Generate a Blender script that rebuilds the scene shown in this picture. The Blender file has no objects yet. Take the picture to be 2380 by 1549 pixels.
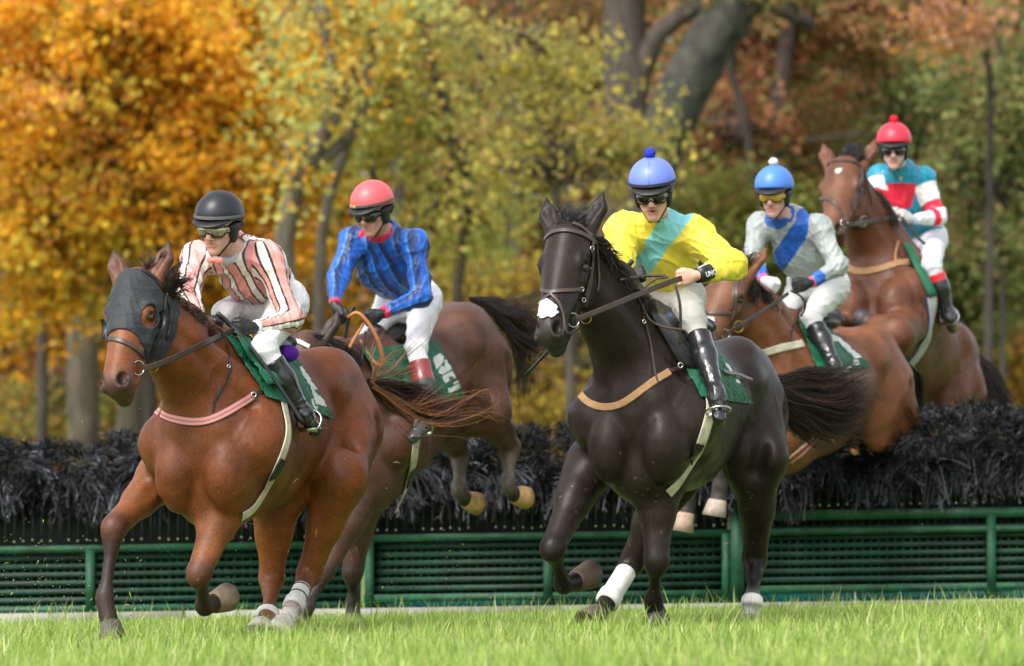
import bpy, math, random
import numpy as np
from mathutils import Vector, Matrix, bvhtree, noise as mnoise
rng = np.random.default_rng(7)
random.seed(7)
R_ = math.radians
C = bpy.context.scene.collection
# ---------------------------------------------------------------- camera, world, sun, exposure
F = 9790.0; CX = 1190.0; CY = 774.5; HOR = 1100.0      # focal length and picture centre, in units of a 2380 px wide picture
PITCH = math.atan((HOR - CY) / F)
CAM = np.array([0.0, 0.0, 0.88])
sc = bpy.context.scene
cam = bpy.data.cameras.new('camera'); camo = bpy.data.objects.new('camera', cam); C.objects.link(camo)
camo.location = CAM.tolist(); camo.rotation_euler = (R_(90) + PITCH, 0, 0)
cam.sensor_width = 36; cam.lens = F / 2380 * 36; cam.clip_end = 2000; cam.clip_start = 0.5
cam.dof.use_dof = True; cam.dof.focus_distance = 21.0; cam.dof.aperture_fstop = 2.6
sc.camera = camo
SUN_EL, SUN_AZ = 50.0, 215.0      # degrees; azimuth the light comes from, clockwise from +Y
w = bpy.data.worlds.new('World'); sc.world = w; w.use_nodes = True
nt = w.node_tree; bg = nt.nodes['Background']
sky = nt.nodes.new('ShaderNodeTexSky'); sky.sky_type = 'NISHITA'; sky.sun_disc = False
sky.sun_elevation = R_(SUN_EL); sky.sun_rotation = R_(SUN_AZ)
sky.air_density = 1.0; sky.dust_density = 4.0; sky.ozone_density = 0.6
hs = nt.nodes.new('ShaderNodeHueSaturation'); hs.inputs['Saturation'].default_value = 0.25; hs.inputs['Value'].default_value = 1.0   # thin cloud
nt.links.new(sky.outputs[0], hs.inputs['Color']); nt.links.new(hs.outputs[0], bg.inputs[0]); bg.inputs[1].default_value = 0.15
sl = bpy.data.lights.new('sun', 'SUN'); so = bpy.data.objects.new('sun', sl); C.objects.link(so)
sl.energy = 0.85; sl.angle = R_(26); sl.color = (1.0, 0.95, 0.87)
az, el = R_(SUN_AZ), R_(SUN_EL)
sd = Vector((math.sin(az) * math.cos(el), math.cos(az) * math.cos(el), math.sin(el)))
so.rotation_euler = sd.to_track_quat('Z', 'Y').to_euler(); so.location = (0, 0, 30)
sc.view_settings.view_transform = 'Standard'; sc.view_settings.look = 'None'
sc.view_settings.gamma = 1.0; sc.view_settings.exposure = 1.08
sc.cycles.use_denoising = True
sc.cycles.max_bounces = 8; sc.cycles.diffuse_bounces = 6; sc.cycles.glossy_bounces = 3; sc.cycles.transparent_max_bounces = 6
# ---------------------------------------------------------------- where a point of the place stands
cp, sp_ = math.cos(PITCH), math.sin(PITCH)
def ray(px, py):
    u = -(py - CY) / F
    return np.array([(px - CX) / F, cp - sp_ * u, sp_ + cp * u])
def P(px, py, Y):
    r = ray(px, py); return CAM + r * (Y / r[1])
def ground_z(x, y): return 0.064 + 0.020 * x - 0.013 * (y - 21)
def nrm(v):
    v = np.asarray(v, float); return v / (np.linalg.norm(v) + 1e-12)
# ---------------------------------------------------------------- objects
def tag(o, label=None, cat=None, group=None, kind=None):
    if label: o['label'] = label
    if cat: o['category'] = cat
    if group: o['group'] = group
    if kind: o['kind'] = kind
    return o
def empty(name, loc, label, cat, group=None):
    o = bpy.data.objects.new(name, None); C.objects.link(o); o.location = [float(v) for v in loc]; o.empty_display_size = 0.2
    return tag(o, label, cat, group)
def world_loc(o):
    l = Vector((0, 0, 0))
    while o is not None: l += o.location; o = o.parent
    return np.array(l)
def mkmesh(name, V, faces, mat, parent=None, col=None, smooth=True, loc=None):
    """V in world coordinates; faces = int array (n,3|4) or list of arrays; the object sits at its parent (or loc)"""
    V = np.asarray(V, float)
    org = world_loc(parent) if parent is not None else (np.asarray(loc, float) if loc is not None else np.zeros(3))
    me = bpy.data.meshes.new(name)
    fl = faces if isinstance(faces, list) else [faces]
    fl = [np.asarray(f, np.int32) for f in fl if len(f)]
    me.vertices.add(len(V)); me.vertices.foreach_set('co', (V - org).astype(np.float32).ravel())
    nl = sum(f.size for f in fl); nf = sum(len(f) for f in fl)
    me.loops.add(nl); me.polygons.add(nf)
    me.loops.foreach_set('vertex_index', np.concatenate([f.ravel() for f in fl]))
    tot = np.concatenate([np.full(len(f), f.shape[1], np.int32) for f in fl])
    me.polygons.foreach_set('loop_start', np.concatenate([[0], np.cumsum(tot)[:-1]]).astype(np.int32))
    me.polygons.foreach_set('loop_total', tot)
    me.update(calc_edges=True)
    if smooth: me.polygons.foreach_set('use_smooth', np.ones(nf, bool))
    if col is not None:
        a = me.color_attributes.new('Col', 'FLOAT_COLOR', 'POINT')
        c4 = np.ones((len(V), 4), np.float32); c4[:, :3] = col; a.data.foreach_set('color', c4.ravel())
    o = bpy.data.objects.new(name, me); C.objects.link(o)
    if parent is not None: o.parent = parent
    elif loc is not None: o.location = [float(v) for v in loc]
    if mat is not None: me.materials.append(mat)
    return o
class MB:
    def __init__(s): s.V = []; s.F = {3: [], 4: []}; s.n = 0; s.c = []
    def add(s, V, Fs, col=None):
        V = np.asarray(V, float)
        for f in (Fs if isinstance(Fs, list) else [Fs]):
            f = np.asarray(f, np.int64)
            if len(f): s.F[f.shape[1]].append(f + s.n)
        s.V.append(V); s.n += len(V)
        if col is not None: s.c.append(np.broadcast_to(np.asarray(col, float), (len(V), 3)))
        return s
    def box(s, c, h, axes=None, col=None):
        c = np.asarray(c, float); A = np.eye(3) if axes is None else np.asarray(axes, float)
        V = [c + A[0] * h[0] * i + A[1] * h[1] * j + A[2] * h[2] * k for i in (-1, 1) for j in (-1, 1) for k in (-1, 1)]
        return s.add(V, np.array([[0, 1, 3, 2], [4, 6, 7, 5], [0, 4, 5, 1], [2, 3, 7, 6], [0, 2, 6, 4], [1, 5, 7, 3]]), col)
    def tube(s, pts, rad, n=8, col=None, flat=1.0):
        pts = np.asarray(pts, float); m = len(pts); rad = np.broadcast_to(np.asarray(rad, float), (m,))
        T = np.gradient(pts, axis=0); T /= np.linalg.norm(T, axis=1, keepdims=True) + 1e-12
        up = np.array([0, 0, 1.0]) if abs(T[0][2]) < .9 else np.array([1.0, 0, 0])
        V = []; nprev = None
        for i in range(m):
            a = np.cross(T[i], up) if nprev is None else nprev - T[i] * np.dot(nprev, T[i])
            a = nrm(a); nprev = a; b = np.cross(T[i], a)
            th = np.arange(n) * 2 * math.pi / n
            V.append(pts[i] + rad[i] * (np.cos(th)[:, None] * a + flat * np.sin(th)[:, None] * b))
        V = np.concatenate(V); Fq = []
        for i in range(m - 1):
            for j in range(n):
                Fq.append([i * n + j, i * n + (j + 1) % n, (i + 1) * n + (j + 1) % n, (i + 1) * n + j])
        k = len(V); V = np.vstack([V, pts[0], pts[-1]])
        Ft = [[k, (j + 1) % n, j] for j in range(n)] + [[k + 1, (m - 1) * n + j, (m - 1) * n + (j + 1) % n] for j in range(n)]
        return s.add(V, [np.array(Fq), np.array(Ft)], col)
    def build(s, name, mat, parent=None, smooth=True, loc=None):
        fl = [np.concatenate(s.F[k]) for k in (3, 4) if s.F[k]]
        return mkmesh(name, np.concatenate(s.V), fl, mat, parent, np.concatenate(s.c) if s.c else None, smooth, loc)
def spline(pts, n):
    """Catmull-Rom through pts, n samples"""
    p = np.asarray(pts, float)
    if len(p) < 3:
        t = np.linspace(0, 1, n)[:, None]; return p[0] * (1 - t) + p[-1] * t
    q = np.vstack([2 * p[0] - p[1], p, 2 * p[-1] - p[-2]])
    L = np.concatenate([[0], np.cumsum(np.linalg.norm(np.diff(p, axis=0), axis=1))])
    out = []
    for s_ in np.linspace(0, L[-1], n):
        i = min(max(np.searchsorted(L, s_, 'right') - 1, 0), len(p) - 2); t = (s_ - L[i]) / (L[i + 1] - L[i] + 1e-12)
        a, b, c, d = q[i], q[i + 1], q[i + 2], q[i + 3]
        out.append(.5 * (2 * b + (c - a) * t + (2 * a - 5 * b + 4 * c - d) * t * t + (3 * b - a - 3 * c + d) * t ** 3))
    return np.array(out)
# ---------------------------------------------------------------- materials
def srgb(r, g, b):
    f = lambda c: (c / 255 / 12.92) if c / 255 <= .04045 else ((c / 255 + .055) / 1.055) ** 2.4
    return (f(r), f(g), f(b))
def mat(name, col=None, rough=.5, metal=0, attr=False, bump=0, bscale=60, var=0, vscale=8, sheen=0, spec=.5, coat=0, stretch=(1, 1, 1), trans=0, var2=0, v2scale=60):
    m = bpy.data.materials.new(name); m.use_nodes = True; t = m.node_tree; b = t.nodes['Principled BSDF']
    b.inputs['Roughness'].default_value = rough; b.inputs['Metallic'].default_value = metal
    b.inputs['Specular IOR Level'].default_value = spec
    if sheen: b.inputs['Sheen Weight'].default_value = sheen
    if coat: b.inputs['Coat Weight'].default_value = coat; b.inputs['Coat Roughness'].default_value = .15
    tc = t.nodes.new('ShaderNodeTexCoord'); mp = t.nodes.new('ShaderNodeMapping'); mp.inputs['Scale'].default_value = stretch
    t.links.new(tc.outputs['Object'], mp.inputs['Vector'])
    src = None
    if attr:
        a = t.nodes.new('ShaderNodeAttribute'); a.attribute_name = 'Col'; src = a.outputs['Color']
    else:
        rgb = t.nodes.new('ShaderNodeRGB'); rgb.outputs[0].default_value = (*col, 1); src = rgb.outputs[0]
    if var:
        n = t.nodes.new('ShaderNodeTexNoise'); n.inputs['Scale'].default_value = vscale; n.inputs['Detail'].default_value = 5
        t.links.new(mp.outputs[0], n.inputs['Vector'])
        mr = t.nodes.new('ShaderNodeMapRange'); mr.inputs[1].default_value = .3; mr.inputs[2].default_value = .7
        mr.inputs[3].default_value = 1 - var; mr.inputs[4].default_value = 1 + var
        t.links.new(n.outputs['Fac'], mr.inputs[0])
        mx = t.nodes.new('ShaderNodeVectorMath'); mx.operation = 'SCALE'
        t.links.new(src, mx.inputs[0]); t.links.new(mr.outputs[0], mx.inputs['Scale']); src = mx.outputs[0]
        if var2:
            n3 = t.nodes.new('ShaderNodeTexNoise'); n3.inputs['Scale'].default_value = v2scale; n3.inputs['Detail'].default_value = 3; t.links.new(mp.outputs[0], n3.inputs['Vector'])
            m3 = t.nodes.new('ShaderNodeMapRange'); m3.inputs[1].default_value = .35; m3.inputs[2].default_value = .65; m3.inputs[3].default_value = 1 - var2; m3.inputs[4].default_value = 1 + var2; t.links.new(n3.outputs['Fac'], m3.inputs[0])
            x3 = t.nodes.new('ShaderNodeVectorMath'); x3.operation = 'SCALE'; t.links.new(src, x3.inputs[0]); t.links.new(m3.outputs[0], x3.inputs['Scale']); src = x3.outputs[0]
        mr2 = t.nodes.new('ShaderNodeMapRange'); mr2.inputs[3].default_value = rough * (1 - .4 * var); mr2.inputs[4].default_value = min(1, rough * (1 + .5 * var))
        t.links.new(n.outputs['Fac'], mr2.inputs[0]); t.links.new(mr2.outputs[0], b.inputs['Roughness'])
    t.links.new(src, b.inputs['Base Color'])
    if bump:
        n2 = t.nodes.new('ShaderNodeTexNoise'); n2.inputs['Scale'].default_value = bscale; n2.inputs['Detail'].default_value = 4
        t.links.new(mp.outputs[0], n2.inputs['Vector'])
        bp = t.nodes.new('ShaderNodeBump'); bp.inputs['Strength'].default_value = bump; bp.inputs['Distance'].default_value = .01
        t.links.new(n2.outputs['Fac'], bp.inputs['Height']); t.links.new(bp.outputs[0], b.inputs['Normal'])
    if trans:
        tr = t.nodes.new('ShaderNodeBsdfTranslucent'); t.links.new(src, tr.inputs['Color'])
        mxs = t.nodes.new('ShaderNodeMixShader'); mxs.inputs[0].default_value = trans
        t.links.new(b.outputs[0], mxs.inputs[1]); t.links.new(tr.outputs[0], mxs.inputs[2])
        t.links.new(mxs.outputs[0], t.nodes['Material Output'].inputs['Surface'])
    return m
# ---------------------------------------------------------------- smooth-blended bodies, meshed as one surface
def cone(a, b, ra, rb, col=None, k=.04, sq=None, sub=False, g=None):
    return dict(t='c', a=np.array(a, float), b=np.array(b, float), ra=ra, rb=rb, col=col, k=k, sq=sq, sub=sub, g=g)
def ell(c, r, A=None, col=None, k=.04, sub=False, g=None):
    return dict(t='e', c=np.array(c, float), r=np.array(r, float), A=np.eye(3) if A is None else np.array(A, float), col=col, k=k, sub=sub, g=g)
def cut(c, n, k=.004, lim=None):
    """removes everything on the n side of the plane through c"""
    return dict(t='p', c=np.array(c, float), n=nrm(n), col=None, k=k, sub=True, g=None, lim=lim)
def bbox(p):
    if p['t'] == 'p': return (np.full(3, -1e3), np.full(3, 1e3)) if not p['lim'] else (p['c'] - p['lim'], p['c'] + p['lim'])
    if p['t'] == 'c':
        m = max(p['ra'], p['rb']) * (max(1, p['sq'][1]) if p['sq'] else 1)
        return np.minimum(p['a'], p['b']) - m, np.maximum(p['a'], p['b']) + m
    e = np.sqrt(((p['A'] * p['r'][:, None]) ** 2).sum(0)); return p['c'] - e, p['c'] + e
def pdist(p, Q, want_t=False):
    Q = np.asarray(Q)
    if p['t'] == 'p':
        d = -((Q - p['c']) @ p['n'])
        return d if not p['lim'] else np.maximum(d, np.linalg.norm(Q - p['c'], axis=-1) - p['lim'])
    if p['t'] == 'c':
        a, b = p['a'], p['b']; q = Q - a; ba = b - a; s = 1.0
        if p['sq']:
            n, s = p['sq']; n = np.asarray(n, float)
            q = q + (q @ n)[..., None] * n * (1 / s - 1); ba = ba + n * (ba @ n) * (1 / s - 1)
        t = np.clip((q @ ba) / max(ba @ ba, 1e-9), 0, 1)
        d = np.linalg.norm(q - t[..., None] * ba, axis=-1) - (p['ra'] + t * (p['rb'] - p['ra']))
        d = d * min(1, s) if s != 1 else d
        return (d, t) if want_t else d
    q = (Q - p['c']) @ p['A'].T
    k0 = np.linalg.norm(q / p['r'], axis=-1); k1 = np.linalg.norm(q / p['r'] ** 2, axis=-1)
    d = k0 * (k0 - 1) / (k1 + 1e-9)
    return (d, np.zeros_like(d)) if want_t else d
def sdf_mesh(prims, h, infl=0.0):
    adds = [p for p in prims if not p['sub']]; subs = [p for p in prims if p['sub']]
    lo = np.min([bbox(p)[0] for p in adds], 0) - 3 * h - infl; hi = np.max([bbox(p)[1] for p in adds], 0) + 3 * h + infl
    n = np.ceil((hi - lo) / h).astype(int) + 1
    D = np.full(n, .08, np.float32)
    ax = [lo[i] + h * np.arange(n[i]) for i in range(3)]
    for p in adds + subs:
        bl, bh = bbox(p); m = p['k'] + infl + 2 * h
        i0 = np.maximum(np.floor((bl - m - lo) / h).astype(int), 0); i1 = np.minimum(np.ceil((bh + m - lo) / h).astype(int) + 1, n)
        if (i1 <= i0).any(): continue
        s = tuple(slice(i0[i], i1[i]) for i in range(3))
        G = np.stack(np.meshgrid(ax[0][s[0]], ax[1][s[1]], ax[2][s[2]], indexing='ij'), -1)
        d = (pdist(p, G) - infl).astype(np.float32) if not p['sub'] else pdist(p, G).astype(np.float32)
        o = D[s]; k = max(p['k'], 1e-4)
        if p['sub']:
            d = -d; hh = np.maximum(k - np.abs(o - d), 0) / k; D[s] = np.maximum(o, d) + hh * hh * k * .25
        else:
            hh = np.maximum(k - np.abs(o - d), 0) / k; D[s] = np.minimum(o, d) - hh * hh * k * .25
    return surfnet(D, lo, h)
def surfnet(D, lo, h):
    I = D < 0
    s = np.zeros(tuple(np.array(D.shape) - 1), np.int8)
    sl = lambda o, n: slice(o, n - 1 + o)
    nx, ny, nz = D.shape
    for a in (0, 1):
        for b in (0, 1):
            for c in (0, 1): s += I[sl(a, nx), sl(b, ny), sl(c, nz)]
    act = np.argwhere((s > 0) & (s < 8)); idx = np.full(s.shape, -1, np.int32); idx[tuple(act.T)] = np.arange(len(act))
    acc = np.zeros((len(act), 3)); cnt = np.zeros(len(act))
    cor = [(a, b, c) for a in (0, 1) for b in (0, 1) for c in (0, 1)]
    val = {c_: D[tuple((act + c_).T)] for c_ in cor}
    for c1 in cor:
        for ax_ in range(3):
            if c1[ax_] == 0:
                c2 = list(c1); c2[ax_] = 1; c2 = tuple(c2)
                v1, v2 = val[c1], val[c2]; m = (v1 < 0) != (v2 < 0)
                t = np.where(m, v1 / np.where(m, v1 - v2, 1), 0)
                p = np.array(c1, float) + t[:, None] * (np.array(c2) - np.array(c1))
                acc[m] += p[m]; cnt[m] += 1
    V = lo + h * (act + acc / np.maximum(cnt, 1)[:, None])
    Q = []
    for a in range(3):
        b, c = (a + 1) % 3, (a + 2) % 3
        sh = list(D.shape); s1 = [slice(None)] * 3; s2 = [slice(None)] * 3
        s1[a] = slice(0, -1); s2[a] = slice(1, None)
        A_, B_ = I[tuple(s1)], I[tuple(s2)]
        e = np.argwhere(A_ != B_)
        e = e[(e[:, b] > 0) & (e[:, c] > 0) & (e[:, b] < sh[b] - 1) & (e[:, c] < sh[c] - 1)]
        def at(db, dc):
            q = e.copy(); q[:, b] += db; q[:, c] += dc; return idx[tuple(q.T)]
        q = np.stack([at(-1, -1), at(0, -1), at(0, 0), at(-1, 0)], 1)
        fl = ~A_[tuple(e.T)]
        q[fl] = q[fl][:, ::-1]; Q.append(q)
    return V, np.concatenate(Q)
def relax(V, Q, it=1, w=.5):
    e = np.concatenate([Q[:, [0, 1]], Q[:, [1, 2]], Q[:, [2, 3]], Q[:, [3, 0]]])
    for _ in range(it):
        s = np.zeros_like(V); c = np.zeros(len(V))
        for i in range(3): s[:, i] = np.bincount(e[:, 0], V[e[:, 1], i], len(V)) + np.bincount(e[:, 1], V[e[:, 0], i], len(V))
        c = np.bincount(e[:, 0], minlength=len(V)) + np.bincount(e[:, 1], minlength=len(V))
        V = V * (1 - w) + w * s / np.maximum(c, 1)[:, None]
    return V
def vnormals(V, Q):
    n = np.cross(V[Q[:, 2]] - V[Q[:, 0]], V[Q[:, 3]] - V[Q[:, 1]]); N = np.zeros_like(V)
    for j in range(4):
        for i in range(3): N[:, i] += np.bincount(Q[:, j], n[:, i], len(V))
    return N / (np.linalg.norm(N, axis=1, keepdims=True) + 1e-12)
def pcolor(prims, V, default, tau=.010):
    W = np.zeros(len(V)); Cc = np.zeros((len(V), 3))
    for p in prims:
        if p['sub']: continue
        d = pdist(p, V); wgt = np.exp(-np.clip(d + .01, 0, .4) / tau) + 1e-9
        c = default if p['col'] is None else p['col']
        W += wgt; Cc += wgt[:, None] * np.array(c)
    return Cc / W[:, None]
def folds(V, seed, amp, freq, dirs=6, warp=.6):
    r = np.random.default_rng(seed); out = np.zeros(len(V))
    wv = sum(np.sin(V @ r.normal(0, freq * .5, 3) + r.uniform(0, 6)) for _ in range(3))
    for i in range(dirs):
        k = r.normal(0, freq, 3); s = np.sin(V @ k + r.uniform(0, 6) + warp * wv * 1.5)
        out += (1 - np.abs(s)) ** 2 * 1.6 - .6
    return amp * out / dirs ** .5
def muscle(V, seed, amp, freq):
    r = np.random.default_rng(seed); out = np.zeros(len(V))
    for _ in range(6):
        w_ = np.sin(V @ r.normal(0, freq * .6, 3) + r.uniform(0, 6)); out += np.sin(V @ r.normal(0, freq, 3) + 1.3 * w_ + r.uniform(0, 6))
    return amp * out / 2.4
def veins(V, seed, amp, freq, thin=.16):
    r = np.random.default_rng(seed); out = np.zeros(len(V))
    for _ in range(2):
        f = sum(np.sin(V @ r.normal(0, freq, 3) + r.uniform(0, 6)) for _ in range(4)); g = sum(np.sin(V @ r.normal(0, freq * .7, 3) + r.uniform(0, 6)) for _ in range(3))
        out += np.exp(-(f / thin) ** 2) * np.clip(g * .8, 0, 1)
    return amp * out
# ---------------------------------------------------------------- hair, straps, lettering
def hair(name, guides, n, spread, width, material, parent, cols, wave=.02, seg=14, taper=True, lenvar=.5, loc=None, seed=1):
    """guides: list of 3D polylines; strands follow them with growing spread"""
    r = np.random.default_rng(seed); b = MB(); G = [spline(g, seg) for g in guides]
    Vs, Fs, Cs = [], [], []; k = 0; t = np.linspace(0, 1, seg)[:, None]
    for i in range(n):
        g1 = G[r.integers(len(G))]; g2 = G[r.integers(len(G))]; a = r.uniform(0, 1) ** 1.5 * .5
        base = g1 * (1 - a * t) + g2 * a * t; base = base + (g2[0] - base[0]) * (1 - t) * r.uniform(0, 1)
        if i % 14 == 0: ck = r.normal(0, 1, 3); ck /= np.linalg.norm(ck) + .3; cg = (g1, g2, a)
        off = ck + r.normal(0, .16, 3)
        if r.random() < .8:
            g1, g2, a = cg; base = g1 * (1 - a * t) + g2 * a * t; base = base + (g2[0] - base[0]) * (1 - t) * r.uniform(0, 1)
        else: off = r.normal(0, 1, 3); off /= np.linalg.norm(off) + .3
        f = 1 if r.random() > lenvar else r.uniform(.45, 1)
        m = max(4, int(seg * f)); tt = t[:m] if f < 1 else t
        pts = base[:m] + off * (spread[0] + (spread[1] - spread[0]) * tt ** 1.3)
        if i % 14 == 0: cph = r.uniform(0, 6, 3); cfr = r.uniform(2, 5, 3)
        pts = pts + wave * tt * np.sin((cfr + r.normal(0, .25, 3)) * tt * 2 + cph + r.normal(0, .3, 3))
        wd = width * r.uniform(.6, 1.3) * (1 - .75 * (np.linspace(0, 1, m)[:, None] if taper else 0) ** 2)
        T = np.gradient(pts, axis=0); T /= np.linalg.norm(T, axis=1, keepdims=True) + 1e-9
        s1 = np.cross(T, r.normal(0, 1, 3)); s1 /= np.linalg.norm(s1, axis=1, keepdims=True) + 1e-9; s2 = np.cross(T, s1)
        V = np.stack([pts + s1 * wd * np.cos(q) + s2 * wd * np.sin(q) for q in (0, 2.094, 4.189)], 1).reshape(-1, 3)
        j = np.arange(m - 1)[:, None] * 3
        fq = np.concatenate([np.concatenate([j + q, j + (q + 1) % 3, j + 3 + (q + 1) % 3, j + 3 + q], 1) for q in range(3)])
        Vs.append(V); Fs.append(fq + k); k += len(V)
        c = np.array(cols[r.integers(len(cols))]) * r.uniform(.7, 1.3); Cs.append(np.broadcast_to(c, V.shape))
    return mkmesh(name, np.concatenate(Vs), np.concatenate(Fs), material, parent, np.concatenate(Cs), True, loc)
def ribbon_mb(b, pts, N, width, th, col=None, colf=None):
    """flat strap along pts lying on normals N"""
    m = len(pts); T = np.gradient(pts, axis=0); T /= np.linalg.norm(T, axis=1, keepdims=True) + 1e-9
    S = np.cross(T, N); S /= np.linalg.norm(S, axis=1, keepdims=True) + 1e-9
    w_ = np.broadcast_to(np.asarray(width, float), (m,))[:, None] / 2
    for_ = []
    nw = 6
    prof = [(x, 1) for x in np.linspace(-1, 1, nw + 1)] + [(x, 0) for x in np.linspace(1, -1, nw + 1)]
    V = np.stack([pts + S * w_ * a + N * th * c for a, c in prof], 1); q = len(prof); V = V.reshape(-1, 3)
    f = []
    for i in range(m - 1):
        for j in range(q): f.append([i * q + j, i * q + (j + 1) % q, (i + 1) * q + (j + 1) % q, (i + 1) * q + j])
    cc = None
    if colf is not None:
        cc = np.array([[colf(a, i / (m - 1)) for a, c in prof] for i in range(m)]).reshape(-1, 3)
    elif col is not None: cc = col
    b.add(V, np.array(f), cc)
def cast(bvh, px, py):
    r = ray(px, py); h = bvh.ray_cast(Vector(CAM), Vector(r))
    return (np.array(h[0]), np.array(h[1])) if h[0] is not None else None
def on_surface(bvhs, pts2d, n, off=.004, smooth=3, lift=0):
    """points of the body under a run of picture points"""
    pp = spline(np.array([(a, b, 0) for a, b in pts2d], float), n)
    Pn, Nn = [], []
    for q in pp:
        best = None
        for bv in bvhs:
            h = cast(bv, q[0], q[1])
            if h and (best is None or h[0][1] < best[0][1]): best = h
        if best is None:
            if not Pn: continue
            r = ray(q[0], q[1]); Y = Pn[-1][1]; best = (CAM + r * (Y / r[1]), Nn[-1])
        Pn.append(best[0]); Nn.append(best[1])
    Pn = np.array(Pn); Nn = np.array(Nn)
    for _ in range(smooth):
        Nn[1:-1] = (Nn[:-2] + Nn[1:-1] * 2 + Nn[2:]) / 4; Pn[1:-1] = (Pn[:-2] + Pn[1:-1] * 2 + Pn[2:]) / 4
    Nn /= np.linalg.norm(Nn, axis=1, keepdims=True)
    return Pn + Nn * (off + lift), Nn
def strap(name, bvhs, pts2d, width, material, parent, th=.004, n=30, col=None, colf=None, off=.004):
    b = MB(); p, N = on_surface(bvhs, pts2d, n, off); ribbon_mb(b, p, N, width, th, col, colf)
    return b.build(name, material, parent)
def patch(name, bvhs, f2d, nu, nv, material, parent, off=.006, colf=None, sm=2, th=.004, wav=0):
    """cloth lying on a body: f2d(u,v)->picture point; hits are pushed out along the body's normals and smoothed"""
    G = np.zeros((nu, nv, 3)); N = np.zeros((nu, nv, 3)); cc = np.zeros((nu, nv, 3)); last = None
    for i in range(nu):
        for j in range(nv):
            u, v = i / (nu - 1), j / (nv - 1); x, y = f2d(u, v); best = None
            for bv in bvhs:
                h = cast(bv, x, y)
                if h and (best is None or h[0][1] < best[0][1]): best = h
            if best is None: best = last if last is not None else (P(x, y, 22), np.array([0, -1., 0]))
            last = best; G[i, j], N[i, j] = best
            if colf: cc[i, j] = colf(u, v)
    for _ in range(sm):
        for A in (G, N):
            A[1:-1, 1:-1] = (A[:-2, 1:-1] + A[2:, 1:-1] + A[1:-1, :-2] + A[1:-1, 2:] + 2 * A[1:-1, 1:-1]) / 6
    N /= np.linalg.norm(N, axis=2, keepdims=True)
    Gf = (G + N * off).reshape(-1, 3)
    if wav:
        Gf = Gf + N.reshape(-1, 3) * (np.abs(folds(Gf, 3, wav, 30)) )[:, None]
    bk = Gf - N.reshape(-1, 3) * th
    id_ = np.arange(nu * nv).reshape(nu, nv)
    q = np.stack([id_[:-1, :-1], id_[1:, :-1], id_[1:, 1:], id_[:-1, 1:]], -1).reshape(-1, 4)
    nb = nu * nv; rim = []
    ed = list(id_[0, :]) + list(id_[1:, -1]) + list(id_[-1, -2::-1]) + list(id_[-2:0:-1, 0])
    for a, b_ in zip(ed, ed[1:] + ed[:1]): rim.append([a, b_, b_ + nb, a + nb])
    V = np.vstack([Gf, bk]); Fq = np.vstack([q, q[:, ::-1] + nb, np.array(rim)])
    col = np.vstack([cc.reshape(-1, 3)] * 2) if colf else None
    return mkmesh(name, V, Fq, material, parent, col)
def bvh_of(*objs):
    out = []
    for o in objs:
        org = world_loc(o); vs = [tuple(np.array(v.co) + org) for v in o.data.vertices]
        out.append(bvhtree.BVHTree.FromPolygons(vs, [tuple(p.vertices) for p in o.data.polygons]))
    return out
# ---------------------------------------------------------------- ground and grass
HY = 26.9                                                # distance of the hurdle
m_soil = mat('turf soil', (.10, .15, .03), .95, var=.4, vscale=3, bump=.4, bscale=30)
m_grass = mat('grass blades', attr=True, rough=.55, spec=.3, trans=.45)
def grid_sheet(name, x0, x1, y0, y1, nx, ny, m, zf, label=None):
    X, Y = np.meshgrid(np.linspace(x0, x1, nx), np.linspace(y0, y1, ny), indexing='ij')
    V = np.stack([X, Y, zf(X, Y)], -1).reshape(-1, 3); id_ = np.arange(nx * ny).reshape(nx, ny)
    q = np.stack([id_[:-1, :-1], id_[1:, :-1], id_[1:, 1:], id_[:-1, 1:]], -1).reshape(-1, 4)
    o = mkmesh(name, V, q, m); tag(o, kind='structure'); return o
def far_z(x, y): return np.where(y < 40, ground_z(x, y), ground_z(x * np.clip(1 - (y - 40) / 60, 0, 1), 40)) 
grid_sheet('ground', -400, 400, -100, 900, 161, 201, m_soil, far_z)
def blades(n, x0, x1, y0, y1, h0, h1, wd, seed, ypow=1.0):
    r = np.random.default_rng(seed)
    y = y0 + (y1 - y0) * r.random(n) ** ypow; x = r.uniform(-1, 1, n) * (y * .1216 * 1.12) ; x = np.clip(x, x0, x1)
    clump = .75 + .35 * np.sin(x * 5.3 + np.sin(y * 3.1) * 2) * np.sin(y * 4.7 + x * 2) + .25 * np.sin(x * 17 + y * 11)
    h = r.uniform(h0, h1, n) * clump * (r.random(n) ** .35); th = r.uniform(0, 6.283, n); lean = r.uniform(.1, .75, n) * h
    d = np.stack([np.cos(th), np.sin(th), 0 * th], 1); s = np.stack([-np.sin(th), np.cos(th), 0 * th], 1)
    b = np.stack([x, y, ground_z(x, y) - .01], 1); w_ = wd * r.uniform(.6, 1.4, n)[:, None]
    up = np.array([0, 0, 1.0]); V = []
    for t, ww in ((0, 1), (.45, .9), (.8, .55)):
        c = b + d * (lean * t * t)[:, None] + up * (h * t * (1 - .15 * t))[:, None]; V += [c - s * w_ * ww, c + s * w_ * ww]
    V.append(b + d * lean[:, None] + up * (h * .9)[:, None])
    V = np.stack(V, 1).reshape(-1, 3); i = (np.arange(n) * 7)[:, None]
    q = np.concatenate([i + np.array([[0, 1, 3, 2]]), i + np.array([[2, 3, 5, 4]])]); t3 = i + np.array([[4, 5, 6]])
    pal = np.array([(.38, .52, .11), (.29, .44, .08), (.54, .63, .20), (.18, .32, .06), (.70, .70, .38)])
    c = pal[r.choice(5, n, p=[.34, .28, .2, .12, .06])] * r.uniform(.8, 1.2, n)[:, None]
    dry = r.random(n) < .015; c[dry] = (.5, .42, .2)
    return V, q, t3, np.repeat(c, 7, 0)
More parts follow.
